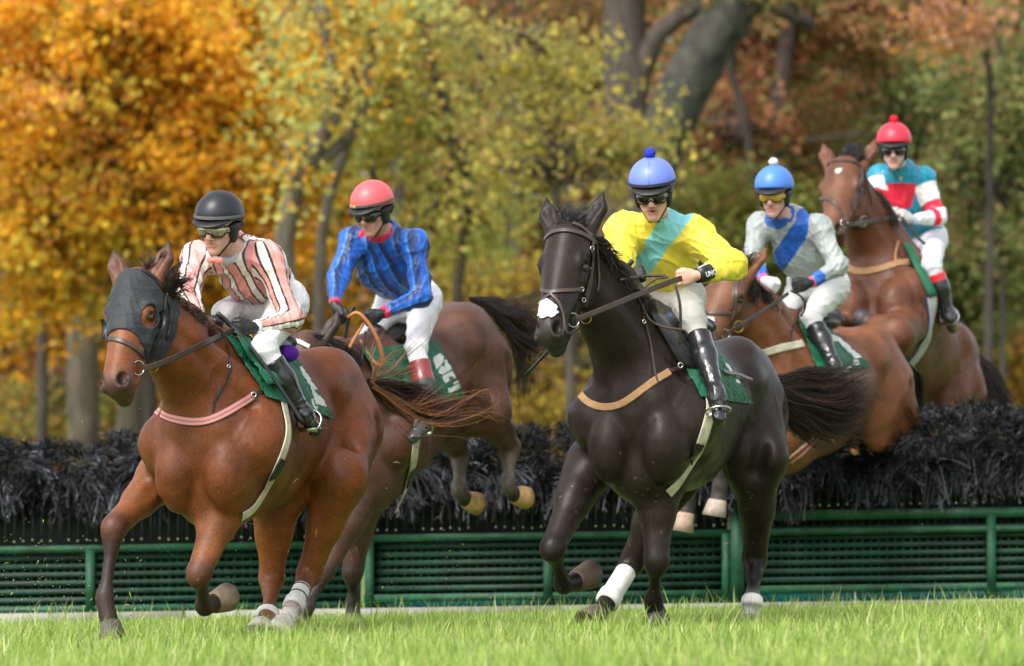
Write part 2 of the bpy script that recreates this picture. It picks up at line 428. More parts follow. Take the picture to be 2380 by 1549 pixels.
def grass():
    Vs, qs, ts, cs = [], [], [], []; k = 0
    for a in ((180000, -9, 9, 14.9, 22.0, .05, .12, .0021, 1), (110000, -9, 9, 22.0, 24.5, .05, .11, .0026, 2), (60000, -9, 9, 24.5, 26.6, .03, .06, .0026, 5), (30000, -9, 9, 27.0, 31, .06, .12, .0030, 6),
              (18000, -9, 9, 15.0, 24.0, .12, .22, .0026, 3), (900, -9, 9, 24, 26.7, .12, .22, .0028, 4)):
        V, q, t3, c = blades(*a); Vs.append(V); qs.append(q + k); ts.append(t3 + k); cs.append(c); k += len(V)
    o = mkmesh('grass', np.concatenate(Vs), [np.concatenate(ts), np.concatenate(qs)], m_grass, None, np.concatenate(cs))
    tag(o, 'long bright green turf grass in front of the hurdle', 'grass', kind='stuff')
grass()
# ---------------------------------------------------------------- the hurdle
m_green = mat('green painted steel', srgb(24, 78, 52), .55, var=.4, vscale=9, bump=.3, bscale=25, var2=.2, v2scale=40)
m_dgreen = mat('dark green slats', srgb(20, 60, 43), .6, var=.5, vscale=7, var2=.3, v2scale=45)
m_teal = mat('teal sheet', srgb(0, 108, 104), .5, var=.25, vscale=4)
m_board = mat('pale board', srgb(150, 150, 142), .8, var=.2, vscale=4)
m_brush = mat('black brush', attr=True, rough=.5, spec=.45)
m_dark = mat('dark backing', (.012, .014, .012), .8)
m_rod = mat('blackish rods', (.014, .022, .017), .6)
m_cap = mat('pale rod tips', srgb(150, 165, 120), .6)
SL = .0147
def hz(px, py, Y=HY): return P(px, py, Y)
def hz_(x): return -.013 + SL * x
def hurdle_section(x0, x1, label, rails, seed, top_px, low):
    """x0,x1 world; rails: heights above the sloping ground"""
    gx = lambda x: hz_(x)
    base = np.array([(x0 + x1) / 2, HY, gx((x0 + x1) / 2)])
    t = empty('hurdle_section', base, label, 'hurdle', 'sections of the brush hurdle')
    ax = nrm([1, 0, SL]); az = nrm([-SL, 0, 1]); ay = np.array([0, 1.0, 0])
    A = np.array([ax, ay, az]); L = (x1 - x0) / 2
    def bar(name, h, hh, m, y=0, dy=.02, xx0=None, xx1=None):
        a = x0 if xx0 is None else xx0; b_ = x1 if xx1 is None else xx1; c = (a + b_) / 2
        bm = MB().box([c, HY + y, gx(c) + h], [(b_ - a) / 2, dy, hh], A); return bm.build(name, m, t, smooth=False)
    for h, hh in rails: bar('rail', h, hh, m_green)
    for x in np.arange(x0 + .035, x1, (x1 - x0 - .07) / 2):
        bm = MB().box([x, HY - .003, gx(x) + rails[0][0] / 2 - .02], [.028, .024, rails[0][0] / 2 + .02], np.array([[1, 0, 0], ay, [0, 0, 1]]))
        bm.build('post', m_green, t, smooth=False)
        MB().box([x + .17, HY + .15, gx(x) + .12], [.02, .02, .16]).build('foot', m_dgreen, t, smooth=False)
    # slatted panel
    pm = MB(); lo, hi = rails[-1][0] + rails[-1][1], rails[0][0] - rails[0][1]
    for i, h in enumerate(np.arange(lo + .035, hi - .01, .054)):
        c = (x0 + x1) / 2; pm.box([c, HY + .055, gx(c) + h], [L - .03, .012, .0165], A)
    for x in np.arange(x0 + .05, x1 - .04, .052):
        c = (lo + hi) / 2; pm.box([x, HY + .075, gx(x) + c], [.009, .008, (hi - lo) / 2 + .03], np.array([[1, 0, 0], ay, [0, 0, 1]]))
    pm.build('slat_panel', m_dgreen, t, smooth=False)
    MB().box([(x0 + x1) / 2, HY + .16, hz_((x0 + x1) / 2) + .48], [L - .02, .012, .46], A).build('backing', m_dark, t, smooth=False)
    bar('sheet', .070, .030, m_teal, y=.10, dy=.006, xx0=x0 + .03, xx1=x1 - .03)
    # rods holding the brush
    rm = MB(); cm = MB(); r = np.random.default_rng(seed)
    for x in np.arange(x0 + .03, x1, .058):
        z0 = gx(x) + rails[0][0] + rails[0][1] + .02
        rm.box([x, HY + .02, z0 + .12], [.006, .006, .13], None)
        if r.random() < .85: cm.box([x, HY - .0, z0 + .012 + r.uniform(-.006, .006)], [.006, .005, .0065], None)
    rm.build('rod', m_rod, t, smooth=False)['kind'] = 'stuff'
    cm.build('rod_tip', m_cap, t, smooth=False)['kind'] = 'stuff'
    # brush: sprays of thin curved fronds with side needles
    Vs, Fs, Cs = [], [], []; k = 0
    nspray = int((x1 - x0) * 1500)
    for i in range(nspray):
        if i % 9 == 0: tx = r.uniform(x0 - .04, x1 + .04); tu = r.random(); td = r.normal(0, 1, 3); ty = r.uniform(-.16, .20); tg = r.choice([.008, .016, .035, .085], p=[.30, .30, .26, .14])
        x = tx + r.normal(0, .022); u = min(max(tu + r.normal(0, .07), 0), 1)
        pxx = CX + x * F / HY; topz = float(np.interp(pxx, *zip(*top_px))); bot = gx(x) + rails[0][0] + low + .05 * math.sin(x * 3.1 + seed) * math.sin(x * 1.3); topz += .025 * math.sin(x * 7.3) + .02 * math.sin(x * 17 + 1)
        # root in the bolster; leaning to the camera near the bottom, upward near the top
        zr = bot + (topz - bot) * (.12 + .80 * u); yr = HY + ty + r.normal(0, .02)
        upw = (u - .45) * 2.0 + td[2] * .45 + r.normal(0, .22); out = -abs(.5 + td[1] * .4) + r.normal(0, .2)
        d = nrm([td[0] * .6 + r.normal(.0, .30), out, upw]); Ls = r.uniform(.09, .2) * (1.0 if u < .8 else .8)
        if u > .55: Ls = min(Ls, max(.05, (topz + .05 - zr) / max(d[2], .3)))
        m = 6; tt = np.linspace(0, 1, m)[:, None]
        pts = np.array([x, yr, zr]) + d * Ls * tt + np.array([0, -.03, -.09 * (1.1 - u)]) * tt ** 2
        g = tg * r.uniform(.6, 1.4); c = np.array([g * .92, g * .97, g * 1.18])
        side = nrm(np.cross(d, r.normal(0, 1, 3)))
        # stem
        w_ = .0035
        V = np.concatenate([pts - side * w_, pts + side * w_]); q = np.stack([np.arange(m - 1), np.arange(m - 1) + 1, np.arange(m - 1) + 1 + m, np.arange(m - 1) + m], 1)
        Vs.append(V); Fs.append(q + k); k += len(V); Cs.append(np.broadcast_to(c, V.shape))
        # needles
        nn = 9; tn = r.uniform(.15, 1, nn)[:, None]; b0 = np.array([x, yr, zr]) + d * Ls * tn + np.array([0, -.03, -.09 * (1.1 - u)]) * tn ** 2
        dn = d * .8 + np.where(np.arange(nn)[:, None] % 2 == 0, 1, -1) * side * .8 + r.normal(0, .25, (nn, 3)); dn /= np.linalg.norm(dn, axis=1, keepdims=True)
        ln = r.uniform(.03, .065, (nn, 1)); sn = np.cross(dn, r.normal(0, 1, 3)); sn /= (np.linalg.norm(sn, axis=1, keepdims=True) + 1e-9) * 1.4
        mid = b0 + dn * ln * .5
        V = np.stack([b0, mid - sn * .0042, b0 + dn * ln + np.array([0, 0, -.008]), mid + sn * .0042], 1).reshape(-1, 3)
        Vs.append(V); Fs.append(np.arange(nn * 4).reshape(-1, 4) + k); k += len(V); Cs.append(np.broadcast_to(c * r.uniform(.7, 1.5), V.shape))
    mkmesh('brush', np.concatenate(Vs), np.concatenate(Fs), m_brush, t, np.concatenate(Cs), False)
    # dark core of the brush bolster
    cb = MB(); xs = np.linspace(x0, x1, 12); pts = []; rad = []
    for x in xs:
        topz = float(np.interp(CX + x * F / HY, *zip(*top_px))); bot = gx(x) + rails[0][0] + .22
        pts.append([x, HY + .08, (topz + bot) / 2 - .04]); rad.append((topz - bot) / 2 - .13)
    cb.tube(pts, rad, 10, flat=.7).build('brush_core', m_dark, t)
    return t
def X_(px): return (px - CX) / F * HY
def H_(px, py): return P(px, py, HY)[2] - hz_(X_(px))
top_px = [(x, P(x, y, HY)[2]) for x, y in ((-200, 1040), (0, 1045), (130, 1035), (300, 1022), (640, 1030), (900, 1020), (1240, 1010), (1320, 1000), (1800, 1010), (1960, 1000), (2100, 965), (2250, 955), (2380, 945), (2600, 940))]
hA = [(H_(100, 1277), .023), (H_(100, 1418), .024)]
hB = [(H_(1250, 1246), .023), (H_(1250, 1386), .024)]
hC = [(H_(2000, 1196), .032), (H_(2000, 1234), .021), (H_(2000, 1368), .025)]
hurdle_section(X_(-420), X_(842), 'left section of the green framed brush hurdle behind the hooded bay horse', hA, 11, top_px, .35)
hurdle_section(X_(846), X_(1700), 'middle section of the green framed brush hurdle behind the black horse', hB, 12, top_px, .29)
hurdle_section(X_(1704), X_(2900), 'right section of the green framed brush hurdle with a wide top rail', hC, 13, top_px, .20)
# big post between the sections
pb = MB().box([X_(1712), HY - .045, ground_z(X_(1712), HY) + .34], [.042, .03, .36]); o = pb.build('hurdle_post', m_green, smooth=False)
tag(o, 'thick green upright post standing at the joint behind the black horse', 'post')
# pale boards lying along the foot of the hurdle
for a, b_, lab in ((-420, 430, 'pale board lying at the foot of the left end of the hurdle'), (434, 1300, 'pale board at the hurdle foot below the hooded bay horse'), (1304, 2050, 'pale board at the hurdle foot behind the black horse'), (2054, 2900, 'pale board at the foot of the right end of the hurdle')):
    c = (X_(a) + X_(b_)) / 2
    o = MB().box([c, HY - .11, hz_(c) + .004], [(X_(b_) - X_(a)) / 2, .012, .045], np.array([nrm([1, 0, SL]), [0, 1, 0], nrm([-SL, 0, 1])])).build('ground_board', m_board, smooth=False)
    tag(o, lab, 'board', 'pale boards along the foot of the hurdle')

# turf kicked up by the hooves
def flecks():
    r = np.random.default_rng(8); b = MB(); cols = [(.45, .60, .10), (.60, .62, .25), (.40, .26, .12), (.55, .42, .25)]
    for (x, y, sx, sy, n, Y) in ((70, 1360, 80, 60, 130, 21.5), (560, 1240, 160, 130, 90, 21.0), (260, 1440, 60, 30, 40, 20.4), (640, 1450, 80, 24, 40, 21.2), (1380, 1420, 60, 26, 40, 21.6), (1010, 1340, 90, 70, 26, 22.5), (300, 1390, 200, 50, 30, 21.0), (1250, 1200, 260, 140, 14, 22.5), (1900, 1150, 300, 120, 10, 24)):
        for _ in range(n):
            p = P(x + r.normal(0, sx), min(y + r.normal(0, sy), 1440), Y + r.uniform(-.5, .5)); d = nrm(r.normal(0, 1, 3)); L = r.choice([.006, .01, .02, .045], p=[.45, .3, .17, .08]); e = nrm(np.cross(d, r.normal(0, 1, 3)))
            q = [p, p + d * L * .5 + e * .003, p + d * L + np.array([0, 0, -L * .3]), p + d * L * .5 - e * .003]; b.add(q + [v + np.cross(d, e) * .0015 for v in q], np.array([[0, 1, 2, 3], [7, 6, 5, 4], [0, 4, 5, 1], [1, 5, 6, 2], [2, 6, 7, 3], [3, 7, 4, 0]]), cols[r.integers(4)])
    o = b.build('turf_flecks', m_grass, smooth=False); tag(o, 'small flecks of grass and turf kicked up by the hooves', 'turf', kind='stuff')
flecks()
# ---------------------------------------------------------------- woodland behind the hurdle
m_leaf = mat('autumn leaves', attr=True, rough=.7, spec=.15, trans=.55)
def bark(name, c1, vs=6): return mat(name, c1, .9, var=.55, vscale=vs, bump=.8, bscale=14, stretch=(1, 1, .25))
m_bark_g = bark('grey bark', (.060, .046, .036), 9); m_bark_d = bark('dark bark', (.045, .036, .030), 9); m_bark_p = bark('pale beige bark', (.105, .085, .06), 9); m_bark_l = bark('grey lichen bark', (.105, .085, .065), 9)
m_bark_m = mat('mossy bark', (.036, .036, .026), .95, var=.7, vscale=5, bump=1.0, bscale=12)
ORANGE = [(.86, .48, .04), (.80, .40, .03), (.88, .58, .06), (.70, .32, .03), (.82, .64, .10), (.56, .46, .07), (.84, .45, .14)]
YELLOW = [(.74, .66, .18), (.60, .60, .18), (.50, .54, .17), (.72, .58, .16), (.40, .43, .15), (.60, .44, .13)]
RUST = [(.42, .18, .09), (.34, .16, .08), (.48, .27, .12), (.32, .21, .10), (.52, .24, .12), (.38, .31, .11), (.30, .24, .10), (.34, .33, .12)]
OLIVE = [(.22, .23, .07), (.30, .29, .08), (.15, .16, .06), (.36, .30, .09), (.40, .25, .08)]
GREEN = [(.18, .22, .08), (.24, .29, .10), (.32, .37, .13), (.11, .14, .06), (.38, .36, .14), (.38, .27, .12)]
BROWN = [(.34, .18, .07), (.24, .14, .07), (.42, .22, .09), (.18, .13, .07), (.46, .27, .09), (.22, .19, .08)]
def leaves_at(cen, rad, n, size, pal, r, droop=.3):
    """n leaves gathered in clumps round the centres"""
    cen = np.asarray(cen); i = r.integers(len(cen), size=n); rad = np.asarray(rad)
    p = cen[i] + r.normal(0, 1, (n, 3)) * rad[i][:, None] * np.array([.55, .55, .42])
    a = r.normal(0, 1, (n, 3)); a[:, 2] -= droop; a /= np.linalg.norm(a, axis=1, keepdims=True)
    b = np.cross(a, r.normal(0, 1, (n, 3))); b /= np.linalg.norm(b, axis=1, keepdims=True); nn = np.cross(a, b)
    s = (size * r.uniform(.6, 1.35, n))[:, None]
    V = np.stack([p, p + a * s * .5 + b * s * .42 + nn * s * .1, p + a * s, p + a * s * .5 - b * s * .42 + nn * s * .1], 1).reshape(-1, 3)
    pal = np.array(pal); tone = r.integers(len(pal), size=len(cen))           # every clump leans to one tone
    ci = np.where(r.random(n) < .55, tone[i], r.integers(len(pal), size=n))
    c = pal[ci] * r.uniform(.75, 1.2, n)[:, None]
    return V, np.arange(n * 4).reshape(-1, 4), np.repeat(c, 4, 0)
def limb(b, pts, r0, r1, r, n=9, seg=14, rough=.05):
    p = spline(pts, seg); rad = np.linspace(r0, r1, seg) * r.uniform(.93, 1.07, seg)
    p[1:-1] += r.normal(0, rough * r0, (seg - 2, 3)); b.tube(p, rad, n)
def tree(label, cat, Y, trunks, crown, pal, leaf, mb, seed, group=None, name='broadleaf_tree', twigs=14, pals=None):
    """trunks: list of ([(px,py,dY)..], r0, r1); crown: list of (px,py,dY, rx_px, ry_px, nclump, nleaf) blobs"""
    K = 1.35; Y *= K; leaf *= K * .92; r = np.random.default_rng(seed); x0, y0 = trunks[0][0][0][:2]; base = P(x0, y0, Y + trunks[0][0][0][2])
    base[2] = float(far_z(base[0], base[1])); t = empty(name, base, label, cat, group)
    tb = MB(); tops = []
    for pts, r0, r1 in trunks:
        w_ = [P(a, b_, Y + d) for a, b_, d in pts]
        if pts[0][1] > 1000: w_[0][2] = float(far_z(w_[0][0], w_[0][1])) - .1
        limb(tb, w_, r0 * K, r1 * K, r); tops += [w_[-1], w_[len(w_) // 2]]
    Vs, Fs, Cs = [], [], []; k = 0
    for bi, (px, py, dY, rx, ry, nc, nl) in enumerate(crown):
        c = P(px, py, Y + dY); s = (Y + dY) / F; cen = []
        for _ in range(nc):
            q = r.normal(0, 1, 3); q /= np.linalg.norm(q); q *= r.random() ** .45
            cen.append(c + q * np.array([rx * s, max(rx * s * .6, .5), ry * s]))
        cen = np.array(cen); rad = r.uniform(.18, .42, nc) * K
        V, q, cc = leaves_at(cen, rad, nl, leaf, pals[bi] if pals else pal, r); Vs.append(V); Fs.append(q + k); Cs.append(cc); k += len(V)
        tp = min(tops, key=lambda z: np.linalg.norm(z - c))
        for e in cen[r.choice(nc, min(twigs, nc), replace=False)]:
            mid = (tp + e) / 2 + r.normal(0, .15, 3) + [0, 0, .12]
            limb(tb, [tp, mid, e], .035, .008, r, 5, 6, .2)
    tb.build('trunk', mb, t)
    if Vs: mkmesh('crown', np.concatenate(Vs), np.concatenate(Fs), m_leaf, t, np.concatenate(Cs), False)
    return t
# left: the orange maple and what shows under it
tree('big orange maple filling the upper left behind the hooded horse', 'tree', 41, [([(440, 1130, .5), (430, 800, .4), (440, 420, .2), (470, 60, 0)], .17, .09), ([(432, 700, .4), (330, 480, 0), (200, 250, -.5)], .09, .03), ([(438, 500, .3), (560, 330, 0), (640, 120, -.3)], .08, .03)],
     [(280, 170, 0, 480, 310, 170, 34000), (500, 440, .4, 300, 230, 80, 12000), (120, 430, .3, 260, 240, 80, 12000), (120, 690, .6, 150, 70, 16, 1200), (620, 180, .6, 210, 240, 56, 8500)], ORANGE, .095, m_bark_d, 21)
tree('amber maple with sparse low twigs left of the striped jockey', 'tree', 47, [([(345, 1120, 0), (350, 700, 0), (380, 300, 0)], .10, .05)],
     [(380, 640, 0, 330, 170, 60, 5200), (620, 700, .5, 180, 150, 28, 2000), (60, 730, 0, 120, 80, 14, 800)], [(.60, .26, .02), (.48, .22, .02), (.62, .34, .03), (.30, .20, .03), (.25, .2, .04)], .11, m_bark_d, 22)
for i, (x, wd, mb_, lab) in enumerate(((190, .19, m_bark_p, 'thick pale trunk low at the left, wider of the two under the orange maple'), (300, .15, m_bark_p, 'pale trunk just behind the head of the hooded horse'), (95, .07, m_bark_d, 'thin dark trunk near the left edge of the picture'))):
    tree(lab, 'tree', 44 + i, [([(x, 1120, 0), (x + 3, 800, 0), (x - 12, 500, 0), (x + 20, -150, 0)], wd, wd * .6)], [(x, 120, 0, 170, 200, 20, 1800)], BROWN + ORANGE[:2], .12, mb_, 30 + i)
tree('leaning grey tree with a forked trunk between the striped and the blue jockey', 'tree', 37.5, [([(700, 1130, 0), (668, 760, 0), (662, 540, 0), (700, 400, 0), (770, 290, 0), (765, 150, .2), (740, -40, .3)], .125, .06), ([(700, 400, 0), (800, 330, .2), (850, 230, .3), (870, 60, .3)], .07, .03), ([(735, 1120, .6), (745, 600, .6), (790, 380, .6), (850, 250, .6)], .07, .045)],
     [(760, 60, .6, 190, 120, 24, 1200), (770, 210, -.3, 120, 110, 18, 420), (690, 420, -.3, 70, 120, 10, 160)], YELLOW + ORANGE[:2], .085, m_bark_l, 41, twigs=8)
tree('yellow green tree with thin loose foliage above the blue jockey', 'tree', 39, [([(1070, 1130, 0), (1062, 700, 0), (1090, 420, 0), (1010, 180, 0), (960, -40, 0)], .06, .035), ([(1165, 200, 0), (1120, 130, 0), (1040, 75, 0), (900, 20, 0)], .055, .03), ([(870, 420, 0), (850, 300, .1), (860, 240, .1)], .03, .015)],
     [(820, 240, 0, 230, 190, 44, 1900), (1040, 260, .2, 200, 220, 44, 1500), (1010, 560, .3, 180, 130, 28, 850), (1170, 480, .1, 130, 110, 20, 560), (900, 50, 0, 320, 90, 34, 1500)], YELLOW, .085, m_bark_g, 42, twigs=10)
tree('small yellow leaved tree with drooping sprays left of the big grey trunk', 'tree', 38, [([(1330, 1130, 0), (1320, 760, 0), (1290, 420, 0), (1250, 100, 0)], .05, .03)],
     [(1330, 330, 0, 190, 170, 34, 1300), (1480, 340, 0, 100, 110, 18, 480), (1250, 130, 0, 200, 120, 24, 900), (1130, 420, 0, 130, 130, 16, 460)], [(.60, .50, .10), (.52, .44, .10), (.42, .40, .12), (.34, .32, .10), (.44, .32, .12)], .08, m_bark_g, 43, twigs=10)
# the big trunks of the middle
tree('big upright grey trunk with an arching bough above the yellow jockey', 'tree', 47, [([(1430, 1130, .3), (1432, 700, .2), (1448, 350, 0), (1452, 100, 0), (1455, -120, 0)], .29, .24), ([(1465, 330, 0), (1482, 190, -.1), (1530, 80, -.2), (1640, 10, -.3), (1760, 0, -.2), (1850, 40, 0), (1890, 60, 0)], .14, .075)],
     [(1640, -80, 0, 260, 70, 22, 1800)], BROWN + YELLOW[:3], .10, m_bark_g, 51, twigs=5)
tree('thick mossy trunk leaning steeply to the right above the yellow jockey', 'tree', 45, [([(1490, 1130, 0), (1492, 780, 0), (1500, 470, 0), (1560, 270, 0), (1640, 120, 0), (1755, -60, 0)], .20, .29)],
     [(1850, -60, 0, 240, 70, 22, 1700)], GREEN + BROWN, .10, m_bark_m, 52, twigs=4)
tree('dark slim trunk standing between the leaning trunk and the teal jockey', 'tree', 50, [([(1800, 1130, 0), (1790, 700, 0), (1800, 300, 0), (1832, 100, 0), (1838, -100, 0)], .13, .09), ([(1790, 330, 0), (1900, 325, 0), (2010, 310, 0)], .035, .015)],
     [(1850, 60, .8, 240, 150, 44, 4200), (1780, 330, 1.2, 190, 150, 40, 3600)], RUST, .11, m_bark_d, 53)
tree('thin crooked dark trunk right above the blue capped jockey with the white bobble', 'tree', 49, [([(1740, 1130, 0), (1745, 500, 0), (1735, 300, 0), (1700, 180, 0), (1690, 60, 0)], .07, .045)],
     [(1680, 330, 1, 150, 170, 34, 2800), (1640, 180, 2.5, 170, 190, 44, 3600)], RUST, .11, m_bark_d, 54)
tree('rust brown tree filling the wood above the teal jockey', 'tree', 53, [([(2020, 1130, 0), (2010, 600, 0), (2040, 100, 0)], .13, .08)],
     [(1980, 200, 0, 260, 260, 80, 8500), (2160, 60, -1, 170, 120, 36, 3400), (1880, 480, 0, 180, 130, 40, 3600)], RUST + OLIVE[:2], .11, m_bark_d, 55)
tree('pale pink brown sprays hanging at the top right', 'tree', 43, [([(2290, 1130, 1.5), (2300, 500, 1.2), (2290, 100, .6), (2180, -60, 0)], .06, .03)],
     [(2200, 40, 0, 80, 80, 16, 620)], [(.62, .34, .22), (.55, .28, .15), (.60, .30, .06)], .09, m_bark_d, 56, twigs=5)
for i, (x, yy, d, rx, ry, lab) in enumerate(((2330, 330, 45, 160, 330, 'dark green pine at the right edge behind the teal jockey'), (2240, 640, 48, 190, 130, 'low green pine boughs right behind the rearmost horse'), (2130, 330, 51, 130, 260, 'tall dark green pine between the rust tree and the right edge'))):
    tree(lab, 'tree', d, [([(x, 1120, 0), (x, 600, 0), (x - 10, -50, 0)], .035, .02)], [(x, yy, 0, rx, ry, 70, 8500), (x, yy + 100, .6, rx * .8, ry * .6, 30, 3200)], GREEN, .085, m_bark_d, 60 + i, name='pine_tree')
tree('bright olive bush behind the blue capped jockey with the white bobble', 'bush', 46, [([(1700, 1120, 0), (1700, 900, 0), (1690, 600, 0)], .05, .02)],
     [(1700, 520, 0, 230, 110, 50, 5200), (1640, 760, 0, 260, 190, 46, 4200), (1900, 560, 0, 120, 140, 24, 2200)], [(.22, .27, .06), (.30, .34, .08), (.16, .18, .05), (.34, .26, .07)], .09, m_bark_d, 70, name='bush')
tree('orange and brown undergrowth at the right behind the rearmost horse', 'bush', 50, [([(2330, 1120, 0), (2320, 950, 0), (2310, 800, 0)], .04, .02)],
     [(2330, 860, 0, 170, 140, 40, 3400), (2300, 500, .5, 110, 60, 16, 900)], [(.55, .30, .03), (.40, .22, .05), (.30, .18, .05), (.45, .36, .05)], .10, m_bark_d, 71, name='bush')
tree('yellow undergrowth between the blue jockey and the black horse', 'bush', 46, [([(1230, 1120, 0), (1230, 1000, 0), (1240, 900, 0)], .04, .02)],
     [(1240, 940, 0, 130, 110, 26, 2200), (1150, 700, .5, 150, 140, 26, 1600)], [(.56, .42, .06), (.46, .33, .07), (.34, .30, .08), (.40, .26, .09)], .09, m_bark_d, 72, name='bush')
tree('olive and brown undergrowth low at the left edge', 'bush', 49, [([(120, 1120, 0), (110, 1000, 0), (100, 900, 0)], .04, .02)],
     [(60, 980, 0, 180, 90, 24, 1500), (250, 940, 2, 160, 110, 18, 1100)], OLIVE + [(.40, .28, .03)], .09, m_bark_d, 73, name='bush')
# background trunks one can tell apart
r_ = np.random.default_rng(5)
for i, (x, wd, d, lab) in enumerate(((560, .08, 56, 'thin grey trunk seen through the leaves right of the orange maple'), (930, .11, 58, 'grey trunk in the haze of leaves above the blue jockey'), (1205, .14, 57, 'straight brown grey trunk midway between the blue jockey and the big trunk'), (1330, .10, 60, 'dim trunk behind the head of the black horse'), (1960, .12, 62, 'dim trunk behind the head of the rearmost horse'), (2190, .09, 60, 'dim trunk right of the teal jockey'))):
    tree(lab, 'tree', d, [([(x, 1120, 0), (x + r_.uniform(-12, 12), 600, 0), (x + r_.uniform(-30, 30), -150, 0)], wd, wd * .7)], [(x, 60, 0, 150, 120, 14, 1100)], BROWN, .11, m_bark_d if i % 2 else m_bark_g, 80 + i)
# the far wood: one mass of dim foliage
def far_wood():
    r = np.random.default_rng(99); n = 210000; x = r.uniform(-17, 17, n); y = r.uniform(86, 100, n); z = r.uniform(-.5, 16, n) 
    p = np.stack([x, y, z], 1)
    f = np.sin(x * .9 + z * .5) + np.sin(z * 1.1 - x * .35 + 2) + .7 * np.sin(x * 2.3 + y) ; 
    keep = r.random(n) < (.8 + .1 * f); p, f = p[keep], f[keep]; n = len(p); x = p[:, 0]
    a = r.normal(0, 1, (n, 3)); a /= np.linalg.norm(a, axis=1, keepdims=True); b = np.cross(a, r.normal(0, 1, (n, 3))); b /= np.linalg.norm(b, axis=1, keepdims=True)
    s = r.uniform(.18, .38, n)[:, None]
    V = np.stack([p, p + a * s * .5 + b * s * .4, p + a * s, p + a * s * .5 - b * s * .4], 1).reshape(-1, 3)
    L = np.array(ORANGE[:4] + BROWN[:3]); M = np.array(BROWN + YELLOW[3:5] + OLIVE[:2]); Rr = np.array(RUST + BROWN + GREEN[:1])
    pk = x * .72 + r.normal(0, 1.6, n)
    c = np.where((pk < -3.5)[:, None], L[r.integers(len(L), size=n)], np.where((pk < 2.5)[:, None], M[r.integers(len(M), size=n)], Rr[r.integers(len(Rr), size=n)])) * r.uniform(.75, 1.3, n)[:, None]
    o = mkmesh('far_wood', V, np.arange(n * 4).reshape(-1, 4), m_leaf, None, np.repeat(c, 4, 0), False)
    tag(o, 'dim mass of autumn woodland far behind all the trees', 'woodland', kind='stuff')
far_wood()
# ---------------------------------------------------------------- horses
m_coat = mat('bay coat', attr=True, rough=.47, var=.30, vscale=8, var2=.19, v2scale=90, bump=.14, bscale=70, spec=.34)
m_coat_b = mat('black brown coat', attr=True, rough=.38, var=.24, vscale=8, var2=.2, v2scale=90, bump=.12, bscale=70, spec=.19, stretch=(1, 1, .5))
m_eye = mat('dark eye', (.008, .005, .004), .08, coat=1)
m_hair = mat('horse hair', attr=True, rough=.45, spec=.4)
m_horn = mat('hoof horn', attr=True, rough=.6, var=.25, vscale=25)
class Frame: pass
def horse_frame(w, Y, yaw, pitch, S=1.0):
    f = Frame(); a = R_(yaw); b = R_(pitch); f.W = P(w[0], w[1], Y); f.S = S
    h = np.array([-math.sin(a), -math.cos(a), 0]); l = np.array([math.cos(a), -math.sin(a), 0]); u = np.array([0, 0, 1.0])
    fw = h * math.cos(b) + u * math.sin(b); up = -h * math.sin(b) + u * math.cos(b)
    f.R = np.stack([fw, l, up], 1)                    # columns: forward, left, up
    return f
def L2W(f, p): return f.W + np.asarray(p, float) @ f.R.T * f.S
def W2L(f, p): return ((np.asarray(p, float) - f.W) @ f.R) / f.S
def hit(f, q):
    """(px,py,lateral) -> body coordinates; (px,py,None,dY) takes the distance from the withers instead"""
    if len(q) == 4 and q[2] is None: return W2L(f, P(q[0], q[1], f.W[1] + q[3]))
    o = W2L(f, CAM); d = (ray(q[0], q[1]) @ f.R) / f.S; t = (q[2] - o[1]) / d[1]; return o + d * t
def head_frame(poll, muz, yaw, f, hscale=1.0):
    u = nrm(muz - poll); a = R_(yaw); lw = np.array([math.cos(a), -math.sin(a), 0]); l = lw @ f.R
    l = nrm(l - u * (l @ u)); n = nrm(np.cross(u, l))                         # front of the face
    if (n @ f.R.T)[1] > 0: n = -n
    return u, l, n
def lids(h, s, q, col):
    e = [h(.185, -.040, s * .100), h(.190, -.050, s * .112), h(.212, -.060, s * .117), h(.236, -.072, s * .108)]; lo = [h(.185, -.040, s * .100), h(.212, -.088, s * .108), h(.240, -.080, s * .104)]
    r = .0075 * q; c = tuple(v * .55 for v in col)
    return [cone(a, b, r, r, c, .008) for a, b in zip(e, e[1:])] + [cone(a, b, r * .8, r * .8, c, .008) for a, b in zip(lo, lo[1:])]
def joint(c, ax, col, r, back):
    ax = nrm(ax); bk = np.array([-1.0, 0, 0]); bk = nrm(bk - ax * (bk @ ax))
    return [ell(c - ax * .018, (r,) * 3, col=col, k=.02), ell(c + ax * .020 + bk * .004, (r * .88,) * 3, col=col, k=.015), ell(c - ax * .012 + bk * (r * .62), (back, back, back * 1.4), col=col, k=.02)]
def tendon(a, b, col):
    ax = nrm(b - a); bk = np.array([-1.0, 0, 0]); bk = nrm(bk - ax * (bk @ ax)); return [cone(a + bk * .030 + ax * .05, b + bk * .026 - ax * .02, .017, .017, col, .008)]
